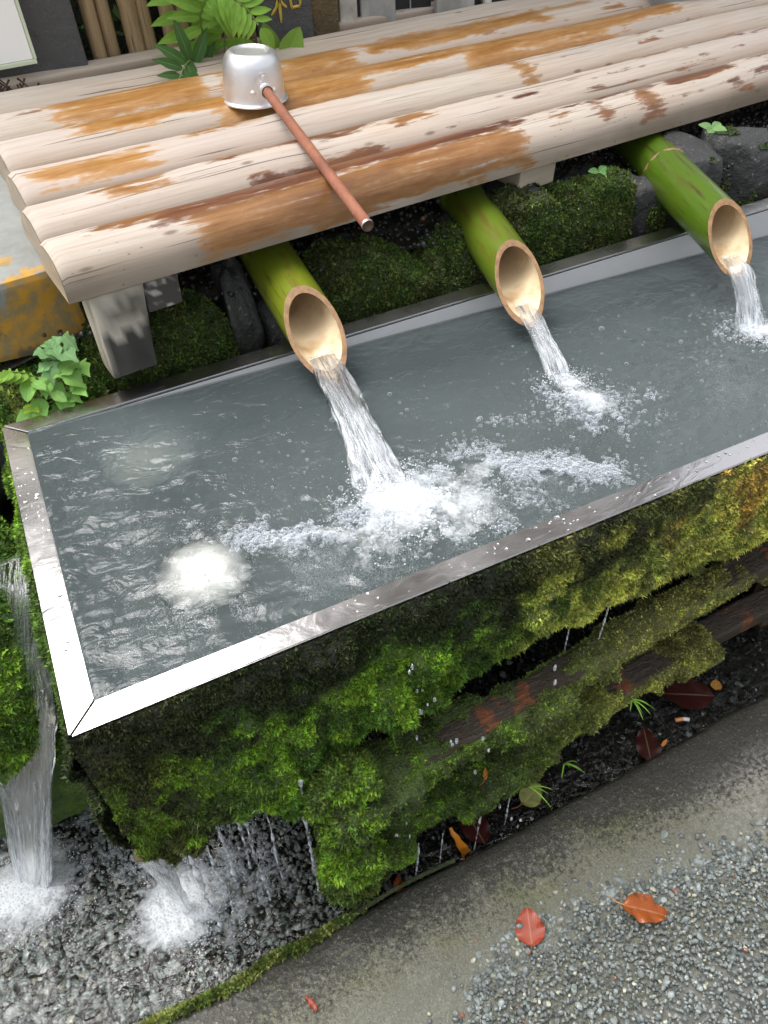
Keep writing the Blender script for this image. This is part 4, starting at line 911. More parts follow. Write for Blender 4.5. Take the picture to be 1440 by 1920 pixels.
for k, ((x, y), zt, r) in enumerate(STR):
    wh_ = 3 if k >= 12 else 1 if 0.19 < x < 0.23 else 2 if x > 0.3 else 0
    rs = np.random.RandomState(300 + k); zb = ZW if k < 12 else -0.30
    m = int((zt - zb) / 0.004); z = np.linspace(zt, zb, m)
    foot = np.array([x, y, zb]); P = foot + (zt - zb) * 0 + np.outer(z - zb, np.array([0.042, 0, 1.0])) + 0.0025 * np.stack([vn(np.stack([z * 9, 0 * z + k, 0 * z], -1), 1), vn(np.stack([z * 9, 0 * z + k, 0 * z], -1), 2), 0 * z], -1)
    rr = 1.45 * r * (0.50 + 0.35 * vn(np.stack([z * 75, 0 * z + k, 0 * z], -1), 3) + 0.5 * sstep(0.35, 0.8, vn(np.stack([z * 34, 0 * z + k, 0 * z], -1), 4)))
    V, F = tube_np(P, np.maximum(rr, 0.0004), 8)
    mk('water_thread', V, F, M['stream'], origin=P[-1], attrs={'u': np.linspace(0, 1, len(V)), 'v': np.full(len(V), 3.0 * k), 'white': np.full(len(V), 1.5)},
       label=('thin thread of water falling from the moss under the left trough corner', 'thin thread of water falling beside the mossy post', 'fine thread of drips falling from the lowest mossy slat to the channel', 'short thread of drips between the trough moss and the upper slat')[wh_], cat='water drip', group=('threads under the left trough corner', 'threads beside the mossy post', 'threads under the lowest slat', 'threads above the upper slat')[wh_])
# single drops and splashes
IC1, IC1F = ico(2)
rs = np.random.RandomState(400)
dp = []
for (x, y, z0, z1, n) in ((0.385, -0.035, -0.06, -0.24, 9), (0.40, -0.03, -0.17, -0.25, 8), (0.43, -0.05, -0.24, -0.36, 9), (0.47, -0.05, -0.26, -0.42, 8), (0.33, -0.08, -0.36, -0.5, 6), (0.60, -0.03, -0.2, -0.3, 6), (0.52, -0.08, -0.45, -0.6, 8)):
    for _ in range(n // 2): dp.append((x + rs.normal() * 0.010, y + rs.normal() * 0.008 - 0.012, rs.uniform(z1, z0)))
dp = np.array(dp); sc = np.column_stack([rs.uniform(0.0012, 0.003, len(dp))] * 2 + [rs.uniform(0.003, 0.009, len(dp))])
q = np.zeros((len(dp), 4)); q[:, 0] = 1
V, F, idx = scatter([(IC1, IC1F)], dp, sc, q, rs=rs)
mk('water_drops', V, F, M['stream'], attrs={'u': V[:, 0] * 40, 'v': V[:, 2] * 12, 'white': np.full(len(V), 1.3)}, kind='stuff', label='falling drops and splashes in front of the mossy slats')

rs = np.random.RandomState(450)
rp = np.vstack([rs.uniform([0.30, 0.003], [1.5, RIM - 0.003], (110, 2)), rs.uniform([0.003, 0.1], [RIM - 0.003, 0.5], (50, 2))])
V, F, idx = scatter([(IC1, IC1F)], np.column_stack([rp, np.full(len(rp), 0.0002)]), np.column_stack([rs.gamma(1.5, 0.0006, len(rp)) + 0.0005] * 2 + [np.full(len(rp), 0.0009)]), np.tile([1.0, 0, 0, 0], (len(rp), 1)), rs=rs)
mk('rim_drops', V, F, M['chwater'], kind='stuff', label='beads of water standing on the steel rim')
# ------------------------------------------------------------------ FOAM and BUBBLES
def cloud(name, pts, rad, mat, rs, squash=0.75, label=None, sub=None):
    q = np.zeros((len(pts), 4)); q[:, 0] = 1
    sc = np.column_stack([rad, rad, rad * squash]); V, F, idx = scatter([sub] if sub else [(IC1, IC1F), IC0], pts, sc, q, which=np.zeros(len(pts), int) if sub else (rad < 0.0032).astype(int), rs=rs)
    return mk(name, V, F, mat, kind='stuff', label=label)
OCT = (np.array([(1, 0, 0), (-1, 0, 0), (0, 1, 0), (0, -1, 0), (0, 0, 1), (0, 0, -1)], float), np.array([(0, 2, 4), (2, 1, 4), (1, 3, 4), (3, 0, 4), (2, 0, 5), (1, 2, 5), (3, 1, 5), (0, 3, 5)]))
IC0 = ico(1)
rs = np.random.RandomState(500)
def along(poly, n, wid, rs, taper=None):
    poly = np.array(poly, float); t = rs.uniform(0, len(poly) - 1, n); i = np.minimum(t.astype(int), len(poly) - 2); f_ = (t - i)[:, None]
    w = np.array(wid)[i] * (1 - f_[:, 0]) + np.array(wid)[i + 1] * f_[:, 0]
    return poly[i] * (1 - f_) + poly[i + 1] * f_ + rs.normal(size=(n, 2)) * w[:, None] * 0.5
def clump(P, rs, freq, thr, seed):
    v = fbm(np.column_stack([P, 0 * P[:, 0]]), freq, 3, seed); return P[v > thr]
def inside(P): return P[(P[:, 1] > RIM + 0.006) & (P[:, 1] < W - RIM - 0.006) & (P[:, 0] > RIM + 0.01) & (P[:, 0] < 1.9)]
bub = np.vstack([clump(along([(0.45, 0.17), (0.547, 0.165), (0.596, 0.188), (0.64, 0.155), (0.70, 0.13), (0.76, 0.085)], 5200, (0.05, 0.055, 0.045, 0.035, 0.03, 0.03), rs), rs, 32, -0.15, 1),
                 clump(along([(0.44, 0.165), (0.373, 0.155), (0.30, 0.168), (0.25, 0.19)], 2600, (0.05, 0.045, 0.03, 0.03), rs), rs, 36, -0.05, 2),
                 clump(along([(0.456, 0.10), (0.54, 0.083), (0.63, 0.10)], 1200, (0.06, 0.06, 0.06), rs), rs, 36, 0.1, 3),
                 clump(along([(0.80, 0.29), (0.825, 0.24), (0.80, 0.18)], 1900, (0.035, 0.06, 0.06), rs), rs, 34, -0.1, 4),
                 clump(along([(0.82, 0.24), (0.88, 0.23), (0.91, 0.195), (0.86, 0.18)], 420, (0.04, 0.035, 0.03, 0.05), rs), rs, 40, 0.0, 5),
                 along([(0.655, 0.258), (0.675, 0.25), (0.72, 0.232)], 60, (0.014, 0.014, 0.016), rs),
                 along([(1.16, 0.30), (1.19, 0.26), (1.25, 0.25)], 500, (0.05, 0.05, 0.05), rs),
                 rs.uniform([0.1, 0.06], [1.2, 0.42], (240, 2))])
bub = inside(bub); rad = rs.gamma(3.0, 0.00042, len(bub)) + 0.0007
cloud('foam_bubbles', np.column_stack([bub, wl(bub[:, 0]) + 0.0012]), rad, M['bubble'], rs, 0.85, 'clusters of clear bubbles floating on the trough water')
def burst(cx, cy, n, r, rs, el=1.0, dx=0, dy=0):
    q = rs.normal(size=(n, 2)) * r * np.array([1, el]) * rs.uniform(0.2, 1.2, (n, 1)); q += np.abs(rs.normal(size=(n, 1))) * np.array([[dx, dy]]); return q + [cx, cy]
fr = np.vstack([burst(*LAND[0], 4200, 0.034, rs, 0.9, 0.035, -0.035), burst(LAND[0][0] + 0.03, LAND[0][1] - 0.04, 3600, 0.050, rs, 0.7), burst(*LAND[1], 1300, 0.020, rs, 1.0, 0.0, -0.03), burst(*LAND[2], 1500, 0.024, rs, 1.0, 0.02, -0.02)])
fr = clump(inside(fr), rs, 46, -0.32, 8)
near = np.min([np.hypot(fr[:, 0] - x, fr[:, 1] - y) for x, y in LAND], axis=0)
cloud('white_foam', np.column_stack([fr, wl(fr[:, 0]) + 0.001 + 0.011 * np.exp(-near / 0.018) * rs.uniform(0, 1, len(fr))]), rs.uniform(0.0005, 0.0014, len(fr)), M['froth'], rs, 0.8, 'white froth where the spout jets strike the trough water')
# fine bubbles carried under the surface
sb = np.vstack([burst(LAND[0][0], LAND[0][1] - 0.05, 14000, 0.075, rs, 0.65, 0.05, -0.02), burst(0.33, 0.11, 7500, 0.085, rs, 0.5), burst(0.60, 0.10, 7000, 0.09, rs, 0.4), burst(0.22, 0.10, 4500, 0.09, rs, 0.45), burst(LAND[1][0] + 0.0, LAND[1][1] - 0.07, 3600, 0.036, rs, 1.2), burst(0.20, 0.27, 3200, 0.06, rs, 0.4), burst(1.05, 0.17, 3000, 0.09, rs, 0.6)])
sb = clump(inside(sb), rs, 15, -0.35, 14)
cloud('submerged_bubbles', np.column_stack([sb, wl(sb[:, 0]) - 0.005 - np.abs(rs.normal(size=len(sb))) * 0.02]), rs.uniform(0.0004, 0.0009, len(sb)), M['froth'], rs, 1.0, 'haze of fine bubbles just under the trough water', sub=OCT)
def foam_sheet(name, spots, zf, rs, lab, x0, x1, y0, y1, step=0.004, hgt=0.006):
    gx = np.arange(x0, x1, step); gy = np.arange(y0, y1, step); X, Y = np.meshgrid(gx, gy, indexing='ij'); D = np.zeros_like(X); Hh = np.zeros_like(X)
    for cx, cy, rx, ry, ang, amp in spots:
        c_, s_ = math.cos(ang), math.sin(ang); u = ((X - cx) * c_ + (Y - cy) * s_) / rx; v = (-(X - cx) * s_ + (Y - cy) * c_) / ry
        g_ = np.exp(-(u * u + v * v)); D = np.maximum(D, amp * g_); Hh += g_
    Q = np.stack([X, Y, 0 * X], -1); Z = zf(X) + 0.0022 + hgt * np.clip(Hh, 0, 1) ** 2 * (0.35 + 0.65 * np.abs(fbm(Q, 60, 3, 5)))
    F = gridF(len(gx), len(gy)); keep = D.ravel()[F].max(1) > 0.03
    return mk(name, np.stack([X, Y, Z], -1).reshape(-1, 3), F[keep], M['foamsheet'], attrs={'d': D.ravel()}, kind='stuff', label=lab)
foam_sheet('froth_sheet', [(0.20, 0.14, 0.08, 0.05, 0.3, 0.30), (0.465, 0.165, 0.050, 0.040, 0, 1.25), (0.44, 0.12, 0.07, 0.04, 0.1, 0.75), (0.53, 0.13, 0.06, 0.045, 0.5, 0.75), (0.585, 0.165, 0.05, 0.030, 0.6, 0.6), (0.66, 0.14, 0.06, 0.022, -0.4, 0.45), (0.35, 0.145, 0.07, 0.030, -0.1, 0.5), (0.50, 0.085, 0.09, 0.025, 0.0, 0.5),
    (0.815, 0.285, 0.020, 0.022, 0, 0.9), (0.825, 0.235, 0.028, 0.045, 0.2, 0.75), (0.87, 0.22, 0.05, 0.02, 0.4, 0.35), (1.19, 0.268, 0.045, 0.035, 0, 0.9), (1.13, 0.27, 0.09, 0.05, 0.2, 0.3)], wl, rs, 'merged white froth spreading from the spout jets', 0.08, 1.5, 0.045, 0.40)
foam_sheet('channel_froth_sheet', [(-0.018, 0.046, 0.070, 0.060, 0, 1.35), (-0.24, 0.195, 0.085, 0.070, 0, 1.35), (0.178, 0.205, 0.065, 0.055, 0, 1.25), (0.04, 0.0, 0.09, 0.05, 0.2, 0.50), (-0.10, 0.24, 0.10, 0.05, -0.6, 0.35), (0.07, 0.08, 0.10, 0.05, 0.2, 0.35), (-0.05, 0.15, 0.10, 0.08, 0.2, 0.25)], lambda X: ZW + 0 * X, rs, 'merged white froth under the overflow streams', -0.42, 0.3, -0.09, 0.32)
# channel foam
P = np.vstack([burst(fx, fy, n, r, rs) for (fx, fy), n, r in zip(FEET, (3000, 3200, 2600), (0.040, 0.050, 0.032))])
r_ = np.min([np.hypot(P[:, 0] - x, P[:, 1] - y) for x, y in FEET], axis=0)
P = P[(P[:, 1] > -0.095) & (r_ > 0.010)]; P = clump(P, rs, 60, -0.45, 18)
r_ = np.min([np.hypot(P[:, 0] - x, P[:, 1] - y) for x, y in FEET], axis=0)
cloud('channel_froth', np.column_stack([P, ZW + 0.002 + 0.008 * np.exp(-r_ / 0.02) * rs.uniform(0, 1, len(P))]), rs.uniform(0.0005, 0.0014, len(P)), M['froth'], rs, 0.8, 'white froth in the channel under the overflow streams')
P = np.vstack([clump(along([(-0.10, 0.26), (-0.05, 0.17), (-0.03, 0.11), (-0.01, 0.06)], 1500, (0.05, 0.05, 0.06, 0.06), rs), rs, 36, -0.2, 21), clump(along([(0.0, 0.02), (0.05, 0.05), (0.09, 0.08), (0.14, 0.03)], 1500, (0.06, 0.06, 0.06, 0.05), rs), rs, 36, -0.1, 22),
               clump(rs.uniform([-0.30, -0.08], [0.24, 0.30], (1500, 2)), rs, 20, 0.1, 23)])
P = P[P[:, 1] > -0.095]
cloud('channel_bubbles', np.column_stack([P, np.full(len(P), ZW + 0.0022)]), rs.gamma(3.0, 0.00048, len(P)) + 0.0008, M['bubble'], rs, 0.85, 'clear bubbles drifting on the channel water')

# ------------------------------------------------------------------ BENCH of half logs
B0 = np.array([0.1520, 0.5471, 0.1681]); E1 = nrm(np.array([0.989, 0.139, -0.047])); E2 = np.array([-0.139, 0.990, 0.0]); E2 = nrm(E2 - E1 * (E1 @ E2)); E3 = np.cross(E1, E2)
def bp(s, t, h): return B0 + np.asarray(s)[..., None] * E1 + np.asarray(t)[..., None] * E2 + np.asarray(h)[..., None] * E3
bench = empty('log_bench', bp(np.array(1.0), np.array(0.4), np.array(-0.06)), 'weathered half log bench top with wet orange and brown stains behind the trough', 'bench')
LOGS = [  # t0, t1, start, end, height, kind, wet blobs (s0, s1, v0, v1, tone), grey, speck
    (0.660, 0.806, 0.04, 1.79, 0.064, 'square', [], 0.85, 0.0),
    (0.512, 0.652, -0.02, 1.655, 0.060, 'log', [(0.95, 1.6, 0.80, 1.1, 0.1)], 0.22, 0.0),
    (0.366, 0.510, 0.050, 1.690, 0.058, 'log', [(0.18, 0.46, 0.10, 0.80, 0.0), (0.40, 0.95, -0.10, 0.30, 0.0), (0.5, 0.80, 0.25, 1.1, 0.0), (0.85, 1.35, 0.05, 0.62, 0.0), (1.1, 1.5, -0.1, 0.28, 0.0)], 0.0, 0.0),
    (0.237, 0.364, 0.036, 2.35, 0.058, 'log', [(0.18, 0.50, -0.1, 0.55, 0.0), (0.42, 0.74, -0.1, 0.98, 0.0), (0.70, 1.05, -0.1, 0.55, 0.0), (1.0, 1.40, -0.1, 0.95, 0.0), (1.3, 1.64, -0.1, 0.60, 0.0)], 0.0, 0.0),
    (0.113, 0.235, 0.024, 2.35, 0.058, 'log', [(0.33, 0.48, -0.05, 0.32, 0.35), (0.56, 0.86, -0.1, 0.25, 0.1), (0.06, 0.24, 0.35, 0.75, 0.0), (1.03, 1.06, 0.1, 0.9, 0.25), (1.40, 1.58, -0.1, 0.28, 0.5)], 0.0, 0.0),
    (-0.002, 0.111, 0.008, 2.35, 0.060, 'log', [(0.13, 0.23, -0.05, 0.52, 0.4), (0.30, 0.62, 0.0, 0.30, 0.8), (0.36, 0.60, 0.78, 1.1, 0.9), (0.60, 0.95, -0.1, 0.16, 0.9), (0.66, 0.74, 0.2, 0.45, 0.4), (1.28, 1.55, -0.05, 0.24, 0.9)], 0.0, 0.3),
    (-0.128, -0.004, 0.000, 2.35, 0.066, 'log', [(0.07, 0.17, 0.0, 0.34, 0.6), (0.17, 0.40, 0.02, 0.50, 1.0), (0.21, 0.82, 0.50, 1.1, 0.45), (0.38, 0.78, -0.1, 0.45, 1.0), (0.74, 0.82, 0.05, 0.3, 1.0), (0.90, 0.93, 0.5, 0.6, 0.6), (1.12, 1.15, 0.2, 0.95, 0.7), (1.01, 1.025, 0.2, 0.8, 0.9), (0.86, 0.91, 0.05, 0.22, 1.0), (1.04, 1.18, -0.1, 0.28, 1.0), (1.22, 1.40, 0.0, 0.40, 0.9), (1.52, 1.57, 0.05, 0.22, 1.0), (1.62, 1.67, 0.05, 0.2, 1.0)], 0.0, 0.9)]
TT_ = [(0.800, 0.850), (0.652, 0.782), (0.516, 0.646), (0.379, 0.510), (0.244, 0.373), (0.119, 0.238), (-0.002, 0.113)]
HT_ = [0.050, 0.054, 0.060, 0.062, 0.062, 0.062, 0.062]
for k, (t0, t1, s0, s1, hh, kind, blobs, grey, speck) in enumerate(LOGS):
    t0, t1 = TT_[k]; hh = HT_[k]
    blobs = [(a, b, 0.27 + 0.62 * c if kind == 'log' else c, 0.27 + 0.62 * d, e) for a, b, c, d, e in blobs]
    rs = np.random.RandomState(600 + k); ns, nv = 260, 34
    s = np.linspace(s0, s1, ns); v = np.linspace(0, 1, nv)       # v: 0 at the back gap, 1 at the lower front edge
    Sg, Vv = np.meshgrid(s, v, indexing='ij'); w = t1 - t0
    if kind == 'square':
        prof = np.array([(1.0, 0.0), (1.0, 0.86), (0.985, 0.96), (0.95, 1.0), (0.10, 1.0), (0.03, 0.97), (0.0, 0.90), (0.0, 0.0)])
        vv = np.array([0, 0.06, 0.08, 0.1, 0.70, 0.74, 0.78, 1.0])
    else:
        ang = np.linspace(math.pi * 0.005, math.pi * 0.995, 21)
        prof = np.stack([0.5 + 0.5 * np.sign(np.cos(ang)) * np.abs(np.cos(ang)) ** 0.90, np.sin(ang) ** 0.78], -1); vv = np.linspace(0, 1, 21)
        prof = np.vstack([[1.0, 0.0], prof, [0.0, 0.0]]); vv = np.concatenate([[0], vv * 0.98 + 0.01, [1]])
    pt = np.interp(v, vv, prof[:, 0]); ph = np.interp(v, vv, prof[:, 1])
    q = np.stack([Sg * 2.2, np.cos(Vv * 3) * 0.3 + k * 3, np.sin(Vv * 3) * 0.3], -1)
    wob = 0.0022 * fbm(q, 2.2, 3, k); 
    endr = np.minimum(sstep(0, 0.010, Sg - s0), sstep(0, 0.010, s1 - Sg))
    T = t0 + pt[None] * w + wob * 0.5; H = ph[None] * (hh + 0.0025 * vn(np.stack([s * 3, 0 * s + k, 0 * s], -1))[:, None] - 0.006 * (1 - endr)) + wob * (ph[None] > 0.05)
    P = bp(Sg, T, H).reshape(-1, 3); F = gridF(ns, nv)
    # closed underside and ends
    nP = len(P); low = bp(np.repeat(s[:, None], 2, 1), np.stack([T[:, 0], T[:, -1]], -1), np.zeros((ns, 2)) - 0.0005).reshape(-1, 3)
    Fb = gridF(ns, 2)[:, ::-1] + nP
    e0 = np.arange(nv); V = np.vstack([P, low]); c0 = bp(np.array([s[0], s[-1]]), np.array([t0 + w / 2] * 2), np.array([hh * 0.35] * 2)); V = np.vstack([V, c0])
    a_ = np.stack([e0[:-1], e0[1:], np.full(nv - 1, nP + 2 * ns)], -1)[:, ::-1]; b_ = np.stack([e0[:-1] + (ns - 1) * nv, e0[1:] + (ns - 1) * nv, np.full(nv - 1, nP + 2 * ns + 1)], -1)
    clo = np.array([[nv - 1, 0, nP + 2 * ns]]); 
    if k >= 2:
        for _ in range(9 if k < 5 else 26):
            a0 = rs.uniform(0.05, 1.7); v0 = rs.uniform(0.28, 0.85); l_ = rs.uniform(0.0, 0.045); blobs.append((a0, a0 + l_, v0, v0 + rs.uniform(0, 0.05), rs.uniform(0.2, 0.8) if k < 5 else 1.0))
    wet = np.zeros_like(Sg); tone = np.zeros_like(Sg); acc = np.zeros_like(Sg) + 1e-6
    for (a0, a1, v0, v1, tn) in blobs:
        ds = (np.abs(Sg - (a0 + a1) / 2) - (a1 - a0) / 2) / 0.05; dv = (np.abs(Vv - (v0 + v1) / 2) - (v1 - v0) / 2) / 0.10
        d = np.where((ds > 0) & (dv > 0), np.hypot(ds, dv), np.maximum(ds, dv))
        b = np.clip((0.60 if k in (2, 3) else 0.57 if k == 6 else 0.52) - 0.42 * d, 0, 0.76 if k in (2, 3, 6) else 0.70); wet = np.maximum(wet, b); tone += b ** 3 * tn; acc += b ** 3
    full = lambda A: np.concatenate([A.ravel(), np.zeros(2 * ns + 2)])
    sV = np.concatenate([Sg.ravel(), np.repeat(s, 2), [s0, s1]])
    hl = mk('half_log', V, [F[:, ::-1], Fb[:, ::-1]], M['log'], bench,
       attrs={'s': sV, 'v': full(Vv * 0.16), 'seed': np.full(len(V), k * 5.3), 'wet': full(wet), 'tone': full(tone / acc), 'grey': np.full(len(V), grey), 'speck': np.full(len(V), speck), 'depth': np.full(len(V), 1.0)})
    for row in (0, ns - 1):
        ec = np.vstack([P.reshape(ns, nv, 3)[row], c0[0 if row == 0 else 1]]); ev = np.arange(nv)
        rr_ = fbm(ec * 60, 1, 2, k)[:, None]; cc = np.array([0.46, 0.37, 0.27]) * (1 + 0.3 * rr_)
        eo = mk('end_grain', ec + (E1 * (-0.0006 if row == 0 else 0.0006)), np.stack([ev, (ev + 1) % nv, np.full(nv, nv)], -1), M['cattr'], hl, smooth=False, attrs={'col': cc})
# supports: notched front leg with its side block, second leg, rear bearers
def bench_block(name, s_, t_, h_, size, mat, rot=0.0, taper=1.0, jit=0.0015, div=3):
    V, F = box_np(size, 0.003, div=div, jit=jit, seed=int(abs(s_ * 100)) + 3)
    tz = (V[:, 2] / size[2] + 0.5); V[:, 0] *= (taper + (1 - taper) * tz); V[:, 1] *= (taper + (1 - taper) * tz)
    R = np.stack([E1, E2, E3], 1); c = bp(np.array(s_), np.array(t_), np.array(h_))
    return mk(name, V @ R.T + c, F, mat, bench, smooth=False)
lg = bench_block('leg', 0.066, 0.034, -0.073, (0.080, 0.060, 0.142), M['cattr'], taper=0.86, div=7)
def paint(o, fn):
    co_ = np.empty(len(o.data.vertices) * 3, np.float32); o.data.vertices.foreach_get('co', co_); Pw = co_.reshape(-1, 3) + ORG[o]
    at = o.data.attributes.new('col', 'FLOAT_COLOR', 'POINT'); c = np.ones((len(Pw), 4)); c[:, :3] = fn(Pw); at.data.foreach_set('color', c.astype(np.float32).ravel())
def legcol(Pw):
    h = (Pw - B0) @ E3; sf = (Pw - B0) @ E1; n_ = fbm(Pw * np.array([1, 1, 0.4]), 60, 4, 5)
    m = sstep(-0.070, -0.078, h + 0.012 * n_) * sstep(0.030, 0.036, sf); side = sstep(0.033, 0.029, sf)[:, None]; c = (np.array([0.44, 0.40, 0.33]) * (1 - side) + np.array([0.62, 0.55, 0.45]) * side) * (1 + 0.45 * n_)[:, None]; c = c * (1 - 0.6 * sstep(0.25, 0.5, fbm(Pw, 45, 3, 8))[:, None] * (1 - side))
    return np.clip(c * (1 - m[:, None]) + np.array([0.055, 0.052, 0.045]) * (1 + 0.4 * n_)[:, None] * m[:, None], 0.01, 1)
paint(lg, legcol)
br_ = bench_block('brace', 0.134, 0.036, -0.028, (0.054, 0.055, 0.052), M['cattr'], div=9)
paint(br_, lambda Pw: np.array([0.06, 0.052, 0.045]) + np.array([0.36, 0.34, 0.31]) * sstep(0.15, 0.5, fbm(Pw * np.array([1, 1, 2.0]), 70, 4, 9))[:, None])
bench_block('leg', 0.800, 0.12, -0.050, (0.030, 0.05, 0.098), M['greywood'])
bench_block('bearer', 0.855, 0.41, -0.0225, (0.085, 0.80, 0.042), M['palewood'])
bench_block('bearer', 0.10, 0.50, -0.0225, (0.07, 0.74, 0.042), M['greywood'])
bench_block('bearer', 1.72, 0.40, -0.0225, (0.075, 0.78, 0.042), M['greywood'])
for s_ in (0.1, 0.86, 1.72):
    bench_block('leg', s_, 0.74, -0.075, (0.06, 0.06, 0.062), M['greywood'])

# ------------------------------------------------------------------ LADLE
def ladle():
    c = bp(np.array(0.5053), np.array(0.4248), np.array(0.0590))
    e = empty('ladle', c, 'upturned aluminium water ladle with a red brown stick handle lying on the bench', 'ladle')
    R = np.stack([E1, E2, E3], 1)
    r = 0.0575; H = 0.083
    prof = [(r + 0.0042, 0.0005), (r + 0.0048, 0.002), (r + 0.0042, 0.0037), (r + 0.0022, 0.0046), (r - 0.0002, 0.0044), (r - 0.0010, 0.0065), (r - 0.0016, 0.02), (r - 0.0036, 0.045), (r - 0.0058, 0.062), (r - 0.0085, 0.071), (r - 0.0135, 0.0785), (r - 0.0190, 0.0822), (r - 0.0225, 0.0830), (r - 0.0245, 0.0818), (r - 0.0275, 0.0790), (r - 0.032, 0.0783), (0.0001, 0.0778)]
    V, F = lathe_np(prof, 64); mk('cup', V @ R.T + c, F, M['alu'], e)
    prof2 = [(r + 0.0042, 0.0005), (r - 0.003, 0.0005), (r - 0.0036, 0.02), (r - 0.008, 0.062), (r - 0.020, 0.079), (0.0001, 0.0768)]
    V, F = lathe_np(prof2, 64); mk('cup_lining', V @ R.T + c, [f[:, ::-1] for f in F], M['alu'], e)
    p1 = bp(np.array(0.4990), np.array(0.358), np.array(0.0900)); p2 = bp(np.array(0.4035), np.array(-0.1296), np.array(0.0570))
    d = nrm(p2 - p1)
    pts = np.array([p1 - d * 0.004 + (p2 - p1 + d * 0.004) * q for q in np.linspace(0, 1, 20)])
    rad = np.full(20, 0.0087); rad[0] = 0.0080; rad[-1] = 0.0084
    V, F = tube_np(pts, rad, 18); mk('handle', V, F, M['handle'], e)
    pe = np.array([p2 - d * 0.004, p2 + d * 0.0006]); V, F = tube_np(pe, [0.0091, 0.0088], 18, False); mk('end_ring', V, F, M['alu'], e)
    pe = np.array([p2 + d * 0.0004, p2 + d * 0.001]); V, F = tube_np(pe, [0.0076, 0.0074], 18); mk('end_grain', V, F, M['darkwood'], e)
    # socket: short sleeve, back plate with rivets on the cup wall
    ps = np.array([p1 - d * 0.010, p1 + d * 0.004]); V, F = tube_np(ps, [0.0112, 0.0108], 18); mk('socket', V, F, M['alu'], e)
    n_ = nrm((p1 - c) - E3 * ((p1 - c) @ E3)); sd = np.cross(E3, n_)
    base = c + n_ * (r - 0.0022)
    for (a, h) in ((0.0, 0.052), (-0.020, 0.026), (0.020, 0.026)):
        q0 = base + sd * a + E3 * h - n_ * (0.0012 + a * a * 9); V, F = lathe_np([(0.0052, -0.002), (0.0050, 0.0012), (0.0035, 0.0028), (0.0001, 0.0034)], 14)
        RR = np.stack([sd, E3, n_], 1); mk('rivet', V @ RR.T + q0, F, M['alu'], e)
    th = np.linspace(-0.42, 0.42, 15); hz = np.linspace(-1, 1, 9); TT, HH = np.meshgrid(th, hz, indexing='ij')
    wid = np.cos(HH * 1.1) * 0.9 * (1 - 0.35 * HH)
    rr = r - 0.0026 + 0.0026 * np.cos(np.clip(TT * 2.6, -1.5, 1.5)) * 0.6
    ang = TT * wid; P = c + (rr[..., None]) * (np.cos(ang)[..., None] * n_ + np.sin(ang)[..., None] * sd) + (0.036 + 0.022 * HH)[..., None] * E3
    mk('rivet_plate', P.reshape(-1, 3), gridF(15, 9), M['alu'], e)
ladle()

# ------------------------------------------------------------------ STONE WALL behind the trough
wall = empty('stone_wall', (0.9, 0.62, -0.2), 'low wall of dark rough stones with moss, behind the trough and under the bench', 'stone wall')
def rock(c, size, seed, parent, mat=M['stone'], name='stone', div=5, rough=0.12, sq=5.0, **kw):
    V, F = ico(4); p = 1.0 / sq
    a = np.abs(V) ** sq; V = V / (a.sum(1) ** p)[:, None]
    V = V * (1 + rough * fbm(V * 1.1 + seed * 3.7, 1.4, 4, seed)[:, None] + 0.035 * fbm(V + seed, 6.0, 3, seed)[:, None])
    rs = np.random.RandomState(seed)
    for _ in range(11):
        d = nrm(rs.normal(size=3)); h = rs.uniform(0.80, 1.05); q = V @ d; V = V - np.maximum(q - h, 0)[:, None] * d * 0.8
    V = V * np.array(size) / 2 + np.array(c)
    return V, F
WALLS = [  # x0, x1, top z, mossy, y face
    (-0.34, -0.04, 0.03, 0.8, 0.590), (-0.04, 0.13, -0.02, 0.7, 0.605), (0.13, 0.375, 0.072, 1.0, 0.588), (0.375, 0.435, 0.095, 0.0, 0.605), (0.43, 0.545, 0.035, 0.3, 0.59), (0.545, 0.735, 0.080, 0.95, 0.585),
    (0.735, 0.885, 0.055, 0.9, 0.59), (0.885, 1.00, 0.090, 0.9, 0.595), (1.00, 1.165, 0.085, 1.0, 0.59), (1.165, 1.25, 0.05, 0.45, 0.605), (1.25, 1.40, 0.105, 0.38, 0.60), (1.40, 1.62, 0.100, 0.5, 0.595), (1.62, 2.1, 0.11, 0.3, 0.59)]
mossy = []
for k, (x0, x1, zt, ms, yf) in enumerate(WALLS):
    V, F = rock(((x0 + x1) / 2, yf + 0.075, (zt - 0.20) / 2), (x1 - x0 + (0.022 if ms > 0.6 else 0.006), 0.15, zt + 0.20), 700 + k, wall, sq=8.0)
    mk('stone', V, F, M['stone'], wall)
    if ms > 0.2: mossy.append((V, F, ms, k))
    V, F = rock(((x0 + x1) / 2 + 0.03, yf + 0.085, -0.33), (x1 - x0 + 0.02, 0.16, 0.28), 740 + k, wall)
    mk('stone', V, F, M['stone'], wall)
